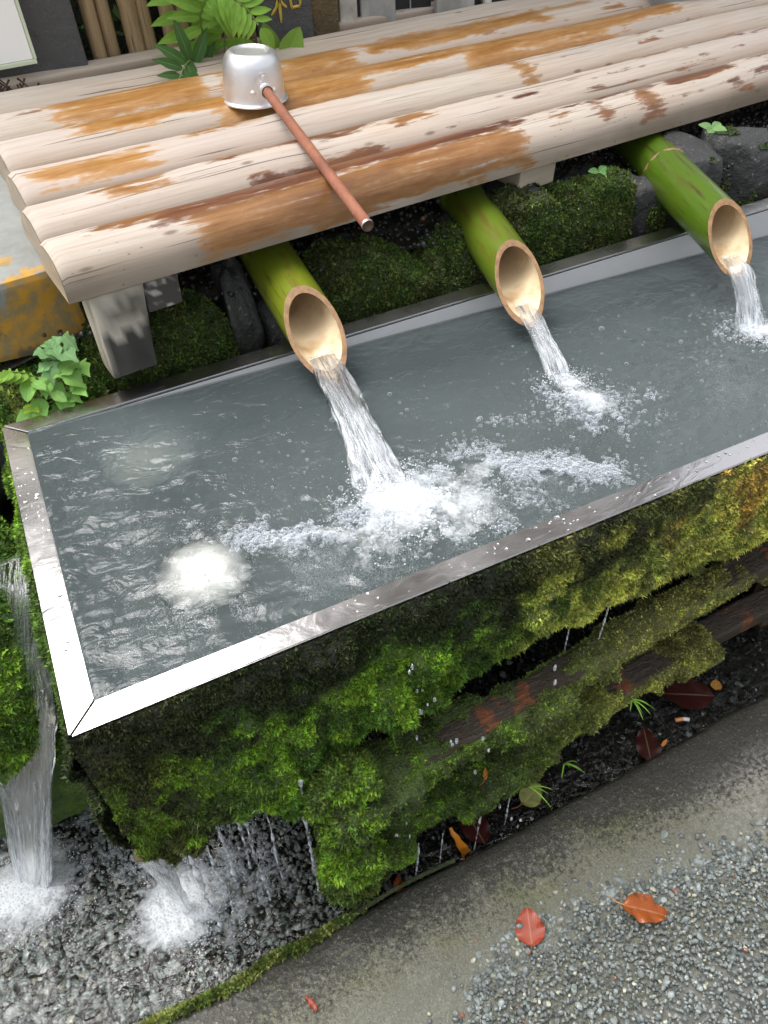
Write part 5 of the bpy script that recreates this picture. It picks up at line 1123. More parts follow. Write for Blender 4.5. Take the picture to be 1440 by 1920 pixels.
def wall_moss():
    rs = np.random.RandomState(81)
    V, F = joinnp([(v, f) for v, f, m, k in mossy]); F = F[0]
    Pn = np.zeros_like(V); fn = np.cross(V[F[:, 1]] - V[F[:, 0]], V[F[:, 2]] - V[F[:, 0]])
    for i in range(3): np.add.at(Pn, F[:, i], fn)
    Pn = nrm(Pn); ms = np.concatenate([np.full(len(v), m) for v, f, m, k in mossy])
    lump = fbm(V, 20, 3, 5); mask = sstep(0.9, 0.2, 1 - ms + 0.45 * lump + 0.3) * sstep(-0.06, 0.0, V[:, 2] + 0.03) * sstep(0.70, 0.66, V[:, 1])
    Q = V + Pn * (0.002 + 0.012 * sstep(-0.3, 0.5, lump) * mask)[:, None] - Pn * (0.008 * (mask < 0.05))[:, None]
    def colfn(p, n_=None):
        a = fbm(p, 14, 3, 120); b = fbm(p, 40, 3, 121)
        c = blendc(dict(mid=0.8 + 0 * a, deep=1.0 + 0 * a, olive=0.7 * sstep(-0.1, 0.4, b), brown=1.1 * sstep(0.0, 0.5, a), dull=0.8 + 0 * a, bright=1.3 * sstep(0.26, 0.12, p[:, 0]) * sstep(-0.1, 0.4, b)))
        return c * 0.9
    q4 = np.column_stack([F, F[:, 2]])
    keep = (mask[F] > 0.06).all(1)
    mk('moss_bed', Q, F[keep], M['mossbed'], wall, attrs={'col': colfn(Q) * 0.5}, kind='stuff')
    Vv, Fv, C = sprigs(Q, q4[keep], mask, 40000, 0.0052, colfn, rs, droop=0.1)
    mk('moss', Vv, Fv, M['moss'], wall, smooth=False, attrs={'col': C}, kind='stuff')
wall_moss()
# ground under and behind the bench
xs3 = np.linspace(-1.4, 3.0, 70); ys3 = np.linspace(0.66, 1.9, 34); X, Y = np.meshgrid(xs3, ys3, indexing='ij')
Z = 0.045 - 0.04 * (X - 0.5) * 0.4 + 0.012 * fbm(np.stack([X, Y, 0 * X], -1), 9, 4, 3) - 0.05 * sstep(0.25, -0.1, X)
mk('earth', np.stack([X, Y, Z], -1).reshape(-1, 3), gridF(70, 34), M['soil'], kind='structure')
mk('far_ground', [(-60, 1.85, -0.01), (60, 1.85, -0.01), (60, 80, -0.01), (-60, 80, -0.01)], np.array([[0, 1, 2, 3]]), M['soil'], kind='structure')
rs = np.random.RandomState(88)
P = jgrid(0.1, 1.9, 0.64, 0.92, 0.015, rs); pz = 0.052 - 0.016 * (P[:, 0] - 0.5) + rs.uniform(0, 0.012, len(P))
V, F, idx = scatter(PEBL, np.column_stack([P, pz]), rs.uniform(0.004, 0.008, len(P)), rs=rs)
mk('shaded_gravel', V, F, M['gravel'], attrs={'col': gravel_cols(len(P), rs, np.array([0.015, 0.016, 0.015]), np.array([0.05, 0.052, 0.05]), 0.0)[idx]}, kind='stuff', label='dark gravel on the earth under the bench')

# ------------------------------------------------------------------ LEFT SIDE: lichened stone, mossy overflow stone
def grid_block(name, x0, x1, y0, y1, z0, z1, n, seed, mat, amp, label, cat, attr=None):
    V, F = box_np((x1 - x0, y1 - y0, z1 - z0), 0.012, div=n, jit=amp, seed=seed, nfreq=9); c = np.array([(x0 + x1) / 2, (y0 + y1) / 2, (z0 + z1) / 2]); V = V + c
    return mk(name, V, F, mat, origin=(c[0], c[1], z0), smooth=True, attrs=attr(V) if attr else None, label=label, cat=cat)
grid_block('lichened_stone', -0.32, 0.172, 0.665, 1.12, 0.030, 0.165, 9, 5, M['lichen'], 0.006, 'squat grey stone block blotched with yellow lichen left of the bench', 'stone block',
           lambda V: {'lich': 0.62 * sstep(0.82, 0.68, V[:, 1]) + 0.16 * sstep(0.16, 0.06, V[:, 2])})
def overflow_stone():
    rs = np.random.RandomState(91)
    V, F = ico(5); V = V / ((np.abs(V) ** 3.2).sum(1) ** (1 / 3.2))[:, None]
    V = V * np.array([0.16, 0.20, 0.30]) + np.array([-0.185, 0.44, -0.385]); 
    V = V + np.array([0.0, -0.10, 0]) * sstep(-0.30, -0.05, V[:, 2])[:, None] * 0 + 0.012 * np.stack([fbm(V, 9, 3, k) for k in range(3)], -1)
    V[:, 0] = np.minimum(V[:, 0], -0.024)
    V[:, 1] -= 0.028 * sstep(-0.45, -0.30, V[:, 2]) * sstep(0.05, -0.25, V[:, 2])
    e = empty('overflow_stone', (-0.185, 0.44, ZG), 'green moss covered stone beside the left end of the trough, water sliding over it', 'mossy stone')
    def colfn(p, n_=None):
        a = fbm(p, 12, 3, 130); b = fbm(p, 34, 3, 131); return blendc(dict(bright=1.6 * sstep(-0.3, 0.3, b), mid=1.0 + 0 * a, deep=0.3 + 0 * a, wet=0.4 * sstep(0.1, 0.5, a)))
    mk('stone_body', V, F, M['mossbed'], e, attrs={'col': colfn(V) * 0.8})
    q4 = np.column_stack([F, F[:, 2]]); d = sstep(-0.45, -0.2, V[:, 2])
    Vv, Fv, C = sprigs(V, q4, d, 26000, 0.0065, colfn, rs, droop=0.3); mk('moss', Vv, Fv, M['moss'], e, smooth=False, attrs={'col': C}, kind='stuff')
overflow_stone()
# mossy soil bank beside the plants
def bank():
    rs = np.random.RandomState(92); nx, ny = 90, 40
    X, Y = np.meshgrid(np.linspace(-0.5, 0.16, nx), np.linspace(0.565, 0.72, ny), indexing='ij'); Q = np.stack([X, Y, 0 * X], -1)
    Z = -0.025 + 0.05 * sstep(0.57, 0.70, Y) + 0.014 * fbm(Q, 16, 3, 2)
    P = np.stack([X, Y, Z], -1).reshape(-1, 3); F = gridF(nx, ny)
    def colfn(p, n_=None):
        b = fbm(p, 30, 3, 140); a = fbm(p, 12, 3, 141); return blendc(dict(mid=1.0 + 0 * a, olive=1.0 * sstep(-0.1, 0.4, b), brown=1.2 * sstep(0.0, 0.4, -a), bright=0.6 * sstep(0.1, 0.4, b)))
    mk('bank_soil', P, F, M['mossbed'], attrs={'col': colfn(P) * 0.4}, kind='structure')
    V, Fv, C = sprigs(P, F, np.ones(len(P)), 12000, 0.006, colfn, rs); mk('bank_moss', V, Fv, M['moss'], smooth=False, attrs={'col': C}, kind='stuff', label='mossy bank behind the left corner of the trough')
bank()

# ------------------------------------------------------------------ LEAVES and PLANTS
def leaf_np(outline, nx=14, fold=0.25, curl=0.15, wav=0.0, seed=0):
    """outline(u) half width at u in 0..1, unit length along +x; returns verts, faces, u, v"""
    u = np.linspace(0, 1, nx); v = np.linspace(-1, 1, 9); U, Vv = np.meshgrid(u, v, indexing='ij')
    w = np.array([outline(q) for q in u])[:, None]
    y = Vv * w; z = fold * np.abs(y) - curl * U ** 2 + wav * np.sin(U * 17 + Vv * 3 + seed) * np.abs(Vv) ** 2
    return np.stack([U, y, z], -1).reshape(-1, 3), gridF(nx, 9), U.ravel(), Vv.ravel()
OVAL = lambda u: 0.30 * (math.sin(math.pi * min(1, u ** 0.8)) ** 0.8) + 0.004
LANCE = lambda u: 0.17 * (math.sin(math.pi * u ** 0.75) ** 0.9) + 0.004
BROAD = lambda u: 0.36 * (math.sin(math.pi * u ** 0.9) ** 0.75) * (1 - 0.15 * u) + 0.004
def IVY(u): return 0.40 * max(0.02, math.sin(math.pi * u ** 0.62)) ** 0.6 * (1 + 0.32 * math.cos(u * 11.0)) * (1 - 0.45 * u) + 0.004
def orient(V, pos, d, up, size):
    d = nrm(np.array(d, float)); up = np.array(up, float); s = nrm(np.cross(up, d)); n = np.cross(d, s)
    return V @ np.stack([d, s, n]) * size + np.array(pos)
def add_leaf(parent, name, pos, d, up, size, outline, col, mat, seed=0, decay=0.0, **k):
    V, F, u, v = leaf_np(outline, seed=seed, **k); P = orient(V, pos, d, up, size)
    return mk(name, P, F, M[mat], parent, attrs={'col': np.tile(col, (len(P), 1)), 'lu': u, 'lv': v, 'decay': np.full(len(P), decay)})
def stem(parent, pts, r, col, name='stem'):
    V, F = tube_np(pts, r, 6); mk(name, V, F, M['cattr'], parent, attrs={'col': np.tile(col, (len(V), 1))})
def ivy():
    rs = np.random.RandomState(150)
    e = empty('ivy_plant', (0.075, 0.60, 0.0), 'pale green ivy like plant with lobed leaves at the back left trough corner', 'plant')
    spots = [(0.085, 0.575, 0.035, 0.050, IVY), (0.112, 0.575, 0.050, 0.058, IVY), (0.100, 0.572, 0.010, 0.050, IVY), (0.062, 0.572, 0.012, 0.052, BROAD), (0.044, 0.570, 0.000, 0.050, BROAD), (0.070, 0.568, -0.014, 0.046, BROAD), (0.058, 0.58, 0.045, 0.045, BROAD),
             (0.118, 0.572, 0.020, 0.045, IVY), (0.080, 0.565, -0.006, 0.042, IVY), (0.125, 0.58, 0.040, 0.045, IVY), (0.095, 0.585, 0.062, 0.045, IVY), (0.12, 0.59, 0.072, 0.05, IVY), (0.105, 0.60, 0.085, 0.045, IVY), (0.088, 0.60, 0.078, 0.036, IVY), (0.13, 0.60, 0.09, 0.04, IVY), (0.058, 0.574, -0.022, 0.035, BROAD)]
    spots = [(x, y, z, s_ * 0.80, o) for x, y, z, s_, o in spots] + [(x + rs.normal() * 0.016, y + 0.006 + rs.normal() * 0.008, z + rs.normal() * 0.012, s_ * rs.uniform(0.5, 0.75), o) for x, y, z, s_, o in spots]
    for k, (x, y, z, s_, o) in enumerate(spots):
        an = rs.uniform(-2.6, -0.5); d = (math.cos(an) * 0.8, math.sin(an) * 0.55, rs.uniform(-0.35, 0.1))
        blue = z > 0.055
        col = np.array([0.17, 0.34, 0.13]) if blue else np.array([0.23, 0.46, 0.10]); col = col * rs.uniform(0.8, 1.25)
        add_leaf(e, 'leaf', (x - d[0] * s_ * 0.4, y - d[1] * s_ * 0.4, z), d, (0.0 + rs.normal() * .2, -0.45 + rs.normal() * .2, 1), s_, o, col, 'leaf', seed=k, fold=0.22, curl=0.25, wav=0.03)
        stem(e, [(x - d[0] * s_ * 0.4, y - d[1] * s_ * 0.4, z), (0.08 + rs.normal() * 0.008, 0.605, z * 0.5 - 0.012)], 0.0012, (0.16, 0.24, 0.07))
    # pinnate sprig with bright small leaflets
    e2 = empty('leaflet_sprig', (0.04, 0.60, 0.03), 'bright green sprig with small paired leaflets left of the ivy', 'plant')
    pts = np.array([(0.072, 0.60, 0.035), (0.058, 0.592, 0.055), (0.042, 0.585, 0.068), (0.026, 0.578, 0.072)])
    stem(e2, pts, 0.0013, (0.15, 0.28, 0.06))
    for q in np.linspace(0.15, 1, 6):
        p = np.array([np.interp(q * 3, range(4), pts[:, i]) for i in range(3)])
        for sgn in (-1, 1):
            add_leaf(e2, 'leaflet', p, (-0.35, -0.5 * sgn - 0.1, 0.25 * sgn - 0.1), (0.2, -0.6, 1), 0.028, OVAL, np.array([0.24, 0.44, 0.06]) * rs.uniform(0.85, 1.15), 'leaf', curl=0.2)
    for k in range(5):
        an = k * 1.25; add_leaf(e2, 'leaflet', (0.05, 0.572, 0.006), (math.cos(an), math.sin(an) * 0.8, 0.2), (0, -0.4, 1), 0.017, OVAL, (0.38, 0.55, 0.05), 'leaf', curl=0.2)
ivy()
def fern():
    rs = np.random.RandomState(160)
    e = empty('fern', (0.60, 1.36, 0.10), 'bright green fern with paired leaflets growing before the bamboo fence', 'fern')
    fr_ = [[(0.615, 1.37, 0.10), (0.60, 1.36, 0.20), (0.585, 1.33, 0.27), (0.60, 1.30, 0.315), (0.645, 1.28, 0.315), (0.675, 1.265, 0.285), (0.69, 1.255, 0.255)],
           [(0.60, 1.37, 0.09), (0.57, 1.34, 0.17), (0.545, 1.30, 0.21), (0.52, 1.27, 0.205), (0.50, 1.25, 0.185)],
           [(0.62, 1.37, 0.10), (0.64, 1.36, 0.22), (0.655, 1.34, 0.32), (0.70, 1.32, 0.38), (0.76, 1.30, 0.39)],
           [(0.60, 1.38, 0.10), (0.575, 1.38, 0.22), (0.56, 1.36, 0.32), (0.575, 1.33, 0.38)],
           [(0.60, 1.37, 0.09), (0.59, 1.34, 0.14), (0.572, 1.31, 0.145), (0.55, 1.28, 0.13)]]
    dk = [0, 1, 0, 0, 1]
    for f_i, (pts, d_) in enumerate(zip(fr_, dk)):
        pts = np.array(pts); n = len(pts); tt = np.linspace(0, n - 1, 60); C = np.stack([np.interp(tt, range(n), pts[:, i]) for i in range(3)], -1)
        for _ in range(6): C[1:-1] = (C[:-2] + C[1:-1] * 2 + C[2:]) / 4
        stem(e, C[::3], 0.0016, (0.16, 0.22, 0.06), 'rachis')
        nl = 13 if f_i in (0, 2) else 7
        for k in range(nl):
            q = int(10 + (k / nl) * 48); p = C[q]; tg = nrm(C[min(q + 2, 59)] - C[q - 2]); side = nrm(np.cross(tg, [0.1, -1.0, 0.35])); sz = 0.062 * math.sin(math.pi * (0.22 + 0.70 * k / nl)) + 0.014
            for sg in (-1, 1):
                col = np.array([0.06, 0.16, 0.035]) if d_ else np.array([0.22, 0.42, 0.055]); col = col * rs.uniform(0.8, 1.2)
                add_leaf(e, 'leaflet', p, side * sg + tg * 0.35 + np.array([0, -0.15, -0.1]), (0.0, -0.8, 0.6), sz, LANCE if f_i != 4 else OVAL, col, 'leaf', fold=0.15, curl=0.25, wav=0.015, seed=k)
        add_leaf(e, 'leaflet', C[-1], nrm(C[-1] - C[-4]) , (0, -0.8, 0.6), 0.05, OVAL, np.array([0.22, 0.42, 0.055]) if not d_ else np.array([0.06, 0.16, 0.035]), 'leaf', curl=0.2)
    e2 = empty('broadleaf_plant', (0.72, 1.37, 0.12), 'small plant with upright pale green blades showing over the bench behind the ladle', 'plant')
    for k, (x, z, s_, lean, o) in enumerate(((0.735, 0.155, 0.085, -0.10, OVAL), (0.70, 0.155, 0.075, -0.45, OVAL), (0.755, 0.155, 0.082, 0.75, BROAD), (0.72, 0.15, 0.078, 0.12, LANCE))):
        add_leaf(e2, 'leaf', (x, 1.345 - k * 0.004, z), (lean, -0.08, 1), (0.1, -1, 0.2), s_, o, np.array([0.24, 0.42, 0.07]) * rs.uniform(0.85, 1.15), 'leaf', fold=0.2, curl=0.1, wav=0.012)
        stem(e2, [(x, 1.347 - k * 0.004, z + 0.004), (0.72, 1.37, 0.05)], 0.0016, (0.16, 0.26, 0.07))
fern()
def seedling(x, y, z, lab, col, n=4, s_=0.026):
    rs = np.random.RandomState(int(x * 1000)); e = empty('seedling', (x, y, z - 0.02), lab, 'seedling'); stem(e, [(x, y, z - 0.02), (x, y - 0.004, z)], 0.0012, (0.12, 0.2, 0.05))
    for k in range(n):
        an = k * 2 * math.pi / n + 0.5; add_leaf(e, 'leaf', (x, y - 0.004, z), (math.cos(an), math.sin(an) * 0.8 - 0.2, 0.25), (0, -0.5, 1), s_, BROAD, np.array(col) * rs.uniform(0.9, 1.1), 'leaf', curl=0.15)
seedling(1.31, 0.60, 0.150, 'four leaved pale seedling beside the right hand bamboo spout under the bench edge', (0.20, 0.36, 0.13))
seedling(1.055, 0.585, 0.135, 'tiny round leaved seedling on the moss beside the second bench support', (0.10, 0.24, 0.07), 3, 0.020)
def tuft(x, y, z, n, ln, lab):
    rs = np.random.RandomState(int(x * 777)); e = empty('grass_tuft', (x, y, z), lab, 'grass tuft')
    for k in range(n):
        an = rs.uniform(0, 6.28); d0 = np.array([math.cos(an) * 0.6, -0.5 + 0.4 * math.sin(an), rs.uniform(0.3, 0.9)]); l_ = ln * rs.uniform(0.7, 1.2)
        q = np.linspace(0, 1, 9)[:, None]; C = np.array([x, y, z]) + d0 * q * l_ + np.array([0, -0.1, -0.55]) * q ** 2 * l_
        w = (0.0011 * (1 - q[:, 0] ** 2) + 0.0002); sd = nrm(np.cross(d0, [0, 0.3, 1.0]))
        P = np.stack([C - sd * w[:, None], C + sd * w[:, None]], 1).reshape(-1, 3)
        mk('blade', P, gridF(9, 2), M['moss'], e, attrs={'col': np.tile(np.array([0.26, 0.50, 0.06]) * rs.uniform(0.8, 1.2), (len(P), 1))})
tuft(0.770, -0.055, -0.435, 6, 0.036, 'small star of bright grass blades on the lower mossy slat')
tuft(0.640, -0.07, -0.520, 8, 0.036, 'bright grass tuft hanging below the lower slat edge beside the green fallen leaf')
tuft(0.56, -0.085, -0.50, 3, 0.040, 'two or three slender grass blades on the lower slat moss')
# fallen leaves
def fallen(x, y, z, ang, size, o, col, lab, decay=0.5, tilt=(0, 0, 1), mat='wetleaf', stalk=0.3, fold=0.1, curl=0.05, wav=0.03, cat='fallen leaf', scol=(0.22, 0.08, 0.03)):
    e = empty('fallen_leaf', (x, y, z), lab, cat); d = np.array([math.cos(ang), math.sin(ang), 0.0]); tilt = nrm(np.array(tilt, float)); d = nrm(d - tilt * (d @ tilt))
    add_leaf(e, 'blade', np.array([x, y, z]) - d * size * 0.5, d, tilt, size, o, np.array(col), mat, decay=decay, fold=fold, curl=curl, wav=wav, seed=int(x * 100))
    if stalk: 
        b = np.array([x, y, z]) - d * size * 0.5; sd = np.cross(tilt, d); stem(e, [b + d * 0.004 + tilt * 0.001, b - d * size * stalk * 0.5 + sd * 0.003, b - d * size * stalk + sd * 0.009], 0.0009, scol, 'stalk')
    return e
ovl = lambda u: 0.40 * math.sin(math.pi * u ** 0.80) ** 0.72 * (1 - 0.25 * max(0, u - 0.6)) + 0.003
zl = ZK + 0.004
e_ = fallen(0.4755, -0.2385, zl + 0.003, 1.15, 0.058, ovl, (0.26, 0.034, 0.010), 'round brick red leaf lying flat on the silty kerb with a grey pebble on it', 0.7, stalk=0.22, fold=0.05, curl=0.0)
V, F = PEB[3]; mk('pebble', V * np.array([0.0068, 0.0058, 0.004]) + np.array([0.462, -0.231, zl + 0.005]), F, M['wetgravel'], origin=(0.462, -0.231, zl + 0.002), attrs={'col': np.tile([0.13, 0.16, 0.155], (len(V), 1))}, label='grey green pebble lying on the brick red leaf', cat='pebble')
fallen(0.652, -0.300, zl + 0.010, -0.60, 0.078, lambda u: 0.27 * math.sin(math.pi * u ** 0.7) ** 0.8 + 0.003, (0.26, 0.062, 0.010), 'glossy copper brown leaf with pale veins curled on the gravel edge', 0.8, tilt=(0.1, -0.15, 1), stalk=0.25, fold=0.45, curl=0.16, wav=0.09, scol=(0.5, 0.2, 0.05))
fallen(0.127, -0.185, zl, 1.9, 0.030, LANCE, (0.26, 0.045, 0.02), 'torn scrap of dark red leaf at the bottom of the kerb', 0.6, stalk=0, wav=0.12)
zc = ZW + 0.006
fallen(0.443, -0.064, zc + 0.004, 2.05, 0.058, lambda u: 0.19 * (1 - 0.75 * u) + 0.01, (0.62, 0.22, 0.012), 'folded orange yellow leaf standing against the kerb', 0.35, tilt=(0.5, -0.6, 0.7), stalk=0, fold=0.7, curl=0.0)
fallen(0.485, -0.046, zc - 0.001, 1.6, 0.080, OVAL, (0.040, 0.006, 0.006), 'large dark maroon leaf sunk in the channel behind the orange leaf', 0.2, stalk=0)
fallen(0.600, -0.052, zc + 0.016, 0.35, 0.050, ovl, (0.16, 0.17, 0.025), 'green and yellow mottled leaf in the channel under the slats', 0.7, tilt=(-0.1, -0.3, 1), stalk=0.4)
fallen(0.603, -0.010, zc + 0.010, 2.2, 0.028, LANCE, (0.60, 0.24, 0.02), 'small orange leaf tip behind the mottled green leaf', 0.2, stalk=0)
fallen(0.322, -0.082, zc, 1.2, 0.030, OVAL, (0.30, 0.055, 0.012), 'rusty red leaf wedged between the mossy post and the kerb', 0.6, stalk=0, wav=0.1, fold=0.5)
fallen(0.985, -0.010, zc - 0.001, 2.6, 0.100, BROAD, (0.036, 0.006, 0.006), 'large wine red wet leaf lying in the channel near the cigarette end', 0.1, stalk=0)
fallen(0.850, -0.060, zc - 0.001, 1.1, 0.075, OVAL, (0.034, 0.006, 0.006), 'narrow wine red leaf against the kerb among the pebbles', 0.1, stalk=0)
fallen(1.045, -0.020, zc + 0.004, 0.8, 0.026, ovl, (0.36, 0.17, 0.03), 'small round tan leaf on the channel pebbles at the right', 0.3, stalk=0)
fallen(0.880, -0.072, zc, 0.4, 0.020, LANCE, (0.55, 0.20, 0.03), 'orange leaf scrap at the foot of the kerb', 0.2, stalk=0)
fallen(0.50, -0.045, -0.50 + 0.03, 1.0, 0.022, LANCE, (0.52, 0.2, 0.03), 'orange leaf scrap caught in the moss between the slats', 0.2, stalk=0.5)
def butt():
    e = empty('cigarette_end', (0.935, -0.048, zc), 'wet cigarette end with an orange filter lying in the channel by the kerb', 'cigarette end')
    p = np.array([(0.925, -0.046, zc + 0.004), (0.939, -0.050, zc + 0.004)]); V, F = tube_np(p, 0.0038, 12); mk('filter', V, F, M['cattr'], e, smooth=False, attrs={'col': np.tile([0.55, 0.25, 0.10], (len(V), 1))})
    p = np.array([(0.9392, -0.050, zc + 0.004), (0.949, -0.056, zc + 0.003)]); V, F = tube_np(p, 0.0036, 12); mk('paper', V, F, M['cattr'], e, smooth=False, attrs={'col': np.tile([0.62, 0.62, 0.60], (len(V), 1))})
butt()

# ------------------------------------------------------------------ BACKGROUND: fence, stone markers, boards, tub, building
YB = 1.46
fence = empty('bamboo_fence', (0.52, YB, 0.0), 'fence of close set split bamboo poles, tan and grey, behind the bench', 'bamboo fence')
rs = np.random.RandomState(170); x = 0.375; k = 0
tone = [(0, 0.012), (1, 0.013), (2, 0.014), (0, 0.019), (2, 0.016), (1, 0.020), (0, 0.014), (2, 0.016), (1, 0.015), (0, 0.016), (1, 0.015), (2, 0.014)]
wdt = [0.030, 0.033, 0.0, 0.044, 0.030, 0.0, 0.040, 0.028, 0.038, 0.032, 0.036, 0.034]
xp = [0.388, 0.418, 0.470, 0.502, 0.548, 0.580, 0.612, 0.648, 0.680]
rp = [0.0155, 0.0160, 0.0190, 0.0150, 0.0165, 0.0150, 0.0160, 0.0165, 0.0150]
for k, (x, r) in enumerate(zip(xp, rp)):
    z = np.linspace(0.0, 1.15, 70); nz = [0.20 + 0.02 * (k % 3) + 0.055 * ((k * 7) % 4 - 1), 0.48 + 0.03 * (k % 4), 0.78, 1.02]
    rr = r * np.ones(70)
    for q in nz: rr = rr + 0.0016 * np.exp(-((z - q) / 0.008) ** 2) - 0.0008 * np.exp(-((z - q + 0.016) / 0.006) ** 2)
    P = np.stack([x + 0.012 * (z - 0.2) * rs.normal(), YB + rs.normal() * 0.004 + 0 * z, z], -1) if False else np.stack([x + 0.006 * rs.normal() * z, YB + 0.004 * rs.normal() + 0 * z, z], -1)
    V, F = tube_np(P, rr, 20); n = len(V); s_ = V[:, 2] * 4; a_ = np.abs(np.arctan2(V[:, 1] - YB, V[:, 0] - x) / np.pi)
    mk('pole', V, F, M['drybam'], fence, attrs={'s': s_, 'a': a_, 'seed': np.full(n, k * 2.9)})
V, F = tube_np([(0.36, YB + 0.024, 0.62), (0.72, YB + 0.024, 0.62)], 0.014, 14); mk('rail', V, F, M['drybam'], fence, attrs={'s': V[:, 0] * 4, 'a': V[:, 2] * 9, 'seed': np.full(len(V), 50.0)})
def slab(name, x0, x1, y, dep, z0, z1, mat, lab, cat, bev=0.008, jit=0.0015, **kw):
    V, F = box_np((x1 - x0, dep, z1 - z0), bev, div=4, jit=jit, seed=int(abs(x0) * 99) + 7, nfreq=7)
    return mk(name, V + np.array([(x0 + x1) / 2, y + dep / 2, (z0 + z1) / 2]), F, mat, origin=((x0 + x1) / 2, y + dep / 2, z0), smooth=False, label=lab, cat=cat, **kw)
slab('granite_block', 0.14, 0.355, 1.40, 0.16, 0.0, 0.75, M['granite'], 'dark speckled granite post left of the bamboo fence', 'stone post')
sign = empty('white_sign', (0.12, 1.355, 0.245), 'blank white panel with a pale green edge hanging at the upper left', 'sign panel')
box('panel', (0.065, 1.365, 0.475), (0.37, 0.010, 0.46), M['white'], sign, 0.002)
box('edge_strip', (0.065, 1.3645, 0.2405), (0.380, 0.014, 0.008), M['plexi'], sign, 0.001)
box('edge_strip', (0.2535, 1.3645, 0.475), (0.006, 0.014, 0.460), M['plexi'], sign, 0.001)
for x in (-0.08, 0.2): box('bracket', (x, 1.385, 0.55), (0.03, 0.028, 0.04), M['granite'], sign, 0.002)
# dead fronds under the sign
e = empty('dry_root_tuft', (0.20, 1.33, 0.10), 'shaggy dark brown root tuft below the white panel', 'root tuft')
rs = np.random.RandomState(171)
for k in range(70):
    a0 = rs.uniform(-1.2, 1.2); ln = rs.uniform(0.05, 0.13); q = np.linspace(0, 1, 6)[:, None]; C = np.array([0.165 + rs.normal() * 0.03, 1.34 + rs.normal() * 0.015, 0.20 + rs.normal() * 0.02]) + np.array([math.sin(a0) * 0.6, -0.25, -0.5]) * q * ln + rs.normal(size=(1, 3)) * 0.006 * q ** 2
    V, F = tube_np(C, np.linspace(0.0022, 0.0007, 6), 5); mk('root', V, F, M['cattr'], e, attrs={'col': np.tile(np.array([0.06, 0.032, 0.02]) * rs.uniform(0.6, 1.5), (len(V), 1))})
slab('mossy_post', 0.695, 0.735, 1.43, 0.05, 0.0, 1.2, M['wetpipe'], 'narrow greenish grey post between the fence and the inscribed stone', 'post')
ins = empty('inscribed_stone', (0.83, 1.46, 0.0), 'dark stone marker with gold painted Japanese characters', 'stone marker')
V, F = box_np((0.135, 0.12, 0.95), 0.004, div=4, jit=0.001, seed=3); mk('stone_face', V + np.array([0.806, 1.50, 0.475]), F, M['granite'], ins)
V, F = box_np((0.068, 0.11, 0.95), 0.004, div=4, jit=0.001, seed=4); mk('side_slab', V + np.array([0.9085, 1.505, 0.475]), F, M['wetpipe'], ins)
def stroke(pts, w, z0=1.4385):
    pts = np.array(pts, float); n = len(pts); t = np.linspace(0, n - 1, 12); C = np.stack([np.interp(t, range(n), pts[:, i]) for i in range(2)], -1)
    T = nrm(np.gradient(C, axis=0)); N = np.stack([-T[:, 1], T[:, 0]], -1); ww = (w * np.interp(np.linspace(0, 1, 12), [0, 0.15, 0.8, 1], [0.6, 1, 0.9, 0.35]))[:, None]
    A, B = C - N * ww / 2, C + N * ww / 2; P = []
    for yy in (z0, z0 - 0.0015): 
        for Q_ in (A, B): P.append(np.stack([Q_[:, 0], np.full(12, yy), Q_[:, 1]], -1))
    V = np.vstack(P); i = np.arange(11); q = lambda a, b: np.stack([a * 12 + i, a * 12 + i + 1, b * 12 + i + 1, b * 12 + i], -1)
    mk('gold_stroke', V, np.vstack([q(2, 3), q(0, 2), q(3, 1)]), M['gold'], ins)
CX, CZ, CS = 0.776, 0.208, 0.074   # the character wa: grain radical, then mouth
def st(pts, w=0.085): stroke([(CX + x * CS, CZ + z * CS) for x, z in pts], w * CS)
st([(0.42, 1.02), (0.25, 0.92), (0.10, 0.90)]); st([(0.02, 0.68), (0.25, 0.70), (0.52, 0.74)]); st([(0.28, 0.90), (0.28, 0.45), (0.27, -0.02)], 0.10)
st([(0.26, 0.62), (0.15, 0.38), (-0.02, 0.22)]); st([(0.30, 0.58), (0.40, 0.44), (0.50, 0.36)])
st([(0.62, 0.72), (0.64, 0.48), (0.66, 0.28)]); st([(0.62, 0.72), (0.82, 0.76), (0.98, 0.74), (0.95, 0.50), (0.92, 0.30)]); st([(0.66, 0.32), (0.80, 0.34), (0.94, 0.33)])
st([(-0.36, 1.28), (-0.20, 1.12), (-0.06, 1.06)], 0.08); st([(-0.30, 1.02), (-0.20, 0.99), (-0.12, 1.01)], 0.06); st([(0.1, 1.7), (0.3, 1.5), (0.35, 1.3)], 0.09)
fence2 = empty('board_wall', (1.35, 1.52, 0.0), 'old plank wall with flaking white paint and a dark gap, behind the bench', 'plank wall')
for (x0, x1, m, y) in ((0.955, 1.000, 'paint', 1.475), (1.003, 1.012, 'black', 1.49), (1.014, 1.105, 'grain', 1.485), (1.108, 1.215, 'black', 1.51), (1.1545, 1.1575, 'grain', 1.5065), (1.218, 1.325, 'grain', 1.485), (1.328, 1.352, 'black', 1.50), (1.354, 1.372, 'paint', 1.48), (1.376, 1.50, 'black', 1.50), (1.503, 1.62, 'grain', 1.49), (1.623, 1.75, 'grain', 1.487), (1.753, 1.90, 'grain', 1.49), (1.903, 2.05, 'grain', 1.487), (2.053, 2.3, 'grain', 1.49), (2.303, 2.6, 'grain', 1.487)):
    V, F = box_np((x1 - x0, 0.018, 1.25), min(0.002, (x1 - x0) / 4), 1); mk('board', V + np.array([(x0 + x1) / 2, y + 0.009, 0.625]), F, M[m], fence2, smooth=False)  # black boards put the shade of the gaps into colour
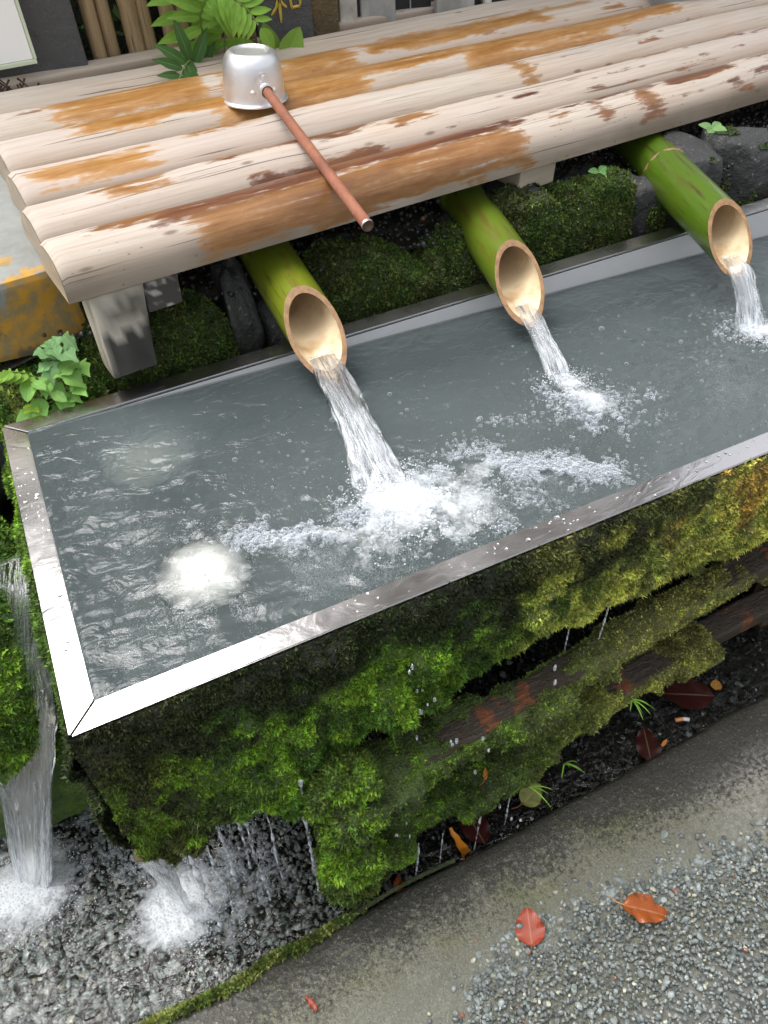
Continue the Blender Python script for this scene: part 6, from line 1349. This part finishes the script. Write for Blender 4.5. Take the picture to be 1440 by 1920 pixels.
# unseen timber building and hedge, sized to darken reflections in the steel and water
house = empty('unseen_house', (1.95, 2.1, 0.0), 'unseen dark timber building behind the plank wall, sized to darken reflections', 'house')
box('wall', (1.95, 2.05, 1.65), (2.5, 0.12, 3.3), M['greywood'], house, 0.01)
for k in range(8): box('batten', (0.78 + k * 0.30, 1.978, 1.65), (0.035, 0.02, 3.24), M['darkwood'], house, 0.004)
V = np.array([(0.45, 1.55, 3.25), (3.3, 1.55, 3.25), (3.3, 3.6, 4.1), (0.45, 3.6, 4.1), (0.45, 1.55, 3.32), (3.3, 1.55, 3.32), (3.3, 3.6, 4.17), (0.45, 3.6, 4.17)])
mk('roof', V, np.array([[3, 2, 1, 0], [4, 5, 6, 7], [0, 1, 5, 4], [2, 3, 7, 6], [1, 2, 6, 5], [3, 0, 4, 7]]), M['black'], house, smooth=False)
hedge = empty('hedge', (-1.0, 2.1, 0.0), 'unseen green hedge behind the bamboo fence, sized to darken reflections', 'hedge')
V, F = box_np((3.2, 0.4, 1.95), 0.05, div=14, jit=0.05, seed=5, nfreq=5); mk('foliage_core', V + np.array([-0.93, 2.1, 0.975]), F, M['mossbed'], hedge, smooth=True, attrs={'col': np.tile([0.03, 0.05, 0.015], (len(V), 1))})
rs = np.random.RandomState(180)
P = rs.uniform([-2.5, 1.86, 0.1], [0.65, 1.96, 2.02], (6500, 3)); lV, lF, lu, lv_ = leaf_np(OVAL, nx=4)
V, F, idx = scatter([(np.array([(0, 0, 0), (0.5, -0.25, 0.04), (1, 0, -0.05), (0.5, 0.25, 0.04)]), np.array([[0, 1, 2, 3]]))], P, rs.uniform(0.03, 0.06, len(P)), rs=rs)
mk('leaves', V, F, M['moss'], hedge, smooth=False, attrs={'col': (np.array([0.06, 0.11, 0.02]) * rs.uniform(0.6, 1.5, (len(P), 1)))[idx]}, kind='stuff')
def tub():
    c = np.array([1.95, 1.40, 0.085]); e = empty('plastic_tub', c, 'grey plastic tub resting on the bench logs at the upper right', 'tub')
    lv = [(0.0, 0.86, 0.0), (0.012, 0.93, 0.0), (0.10, 1.0, 0.0), (0.104, 1.04, 0), (0.112, 1.04, 0), (0.112, 0.97, 0), (0.02, 0.90, 0)]; n = 60; th = np.linspace(0, 2 * np.pi, n, endpoint=False)
    V = []
    for z, f_, _ in lv:
        ex = 0.30; V.append(np.stack([0.235 * f_ * np.abs(np.cos(th)) ** ex * np.sign(np.cos(th)), 0.155 * f_ * np.abs(np.sin(th)) ** ex * np.sign(np.sin(th)), np.full(n, z)], -1))
    V = np.vstack(V); R = rotz(0.139); V = V @ R.T + c
    mk('shell', V, gridF(len(lv), n, False, True), M['tub'], e); i = np.arange(n); j = (i + 1) % n
    b = V[-n:]; mk('bottom', np.vstack([b, b.mean(0)]), np.stack([i, j, np.full(n, n)], -1), M['tub'], e)
    b = V[:n]; mk('underside', np.vstack([b, b.mean(0)]), np.stack([j, i, np.full(n, n)], -1), M['tub'], e)
tub()
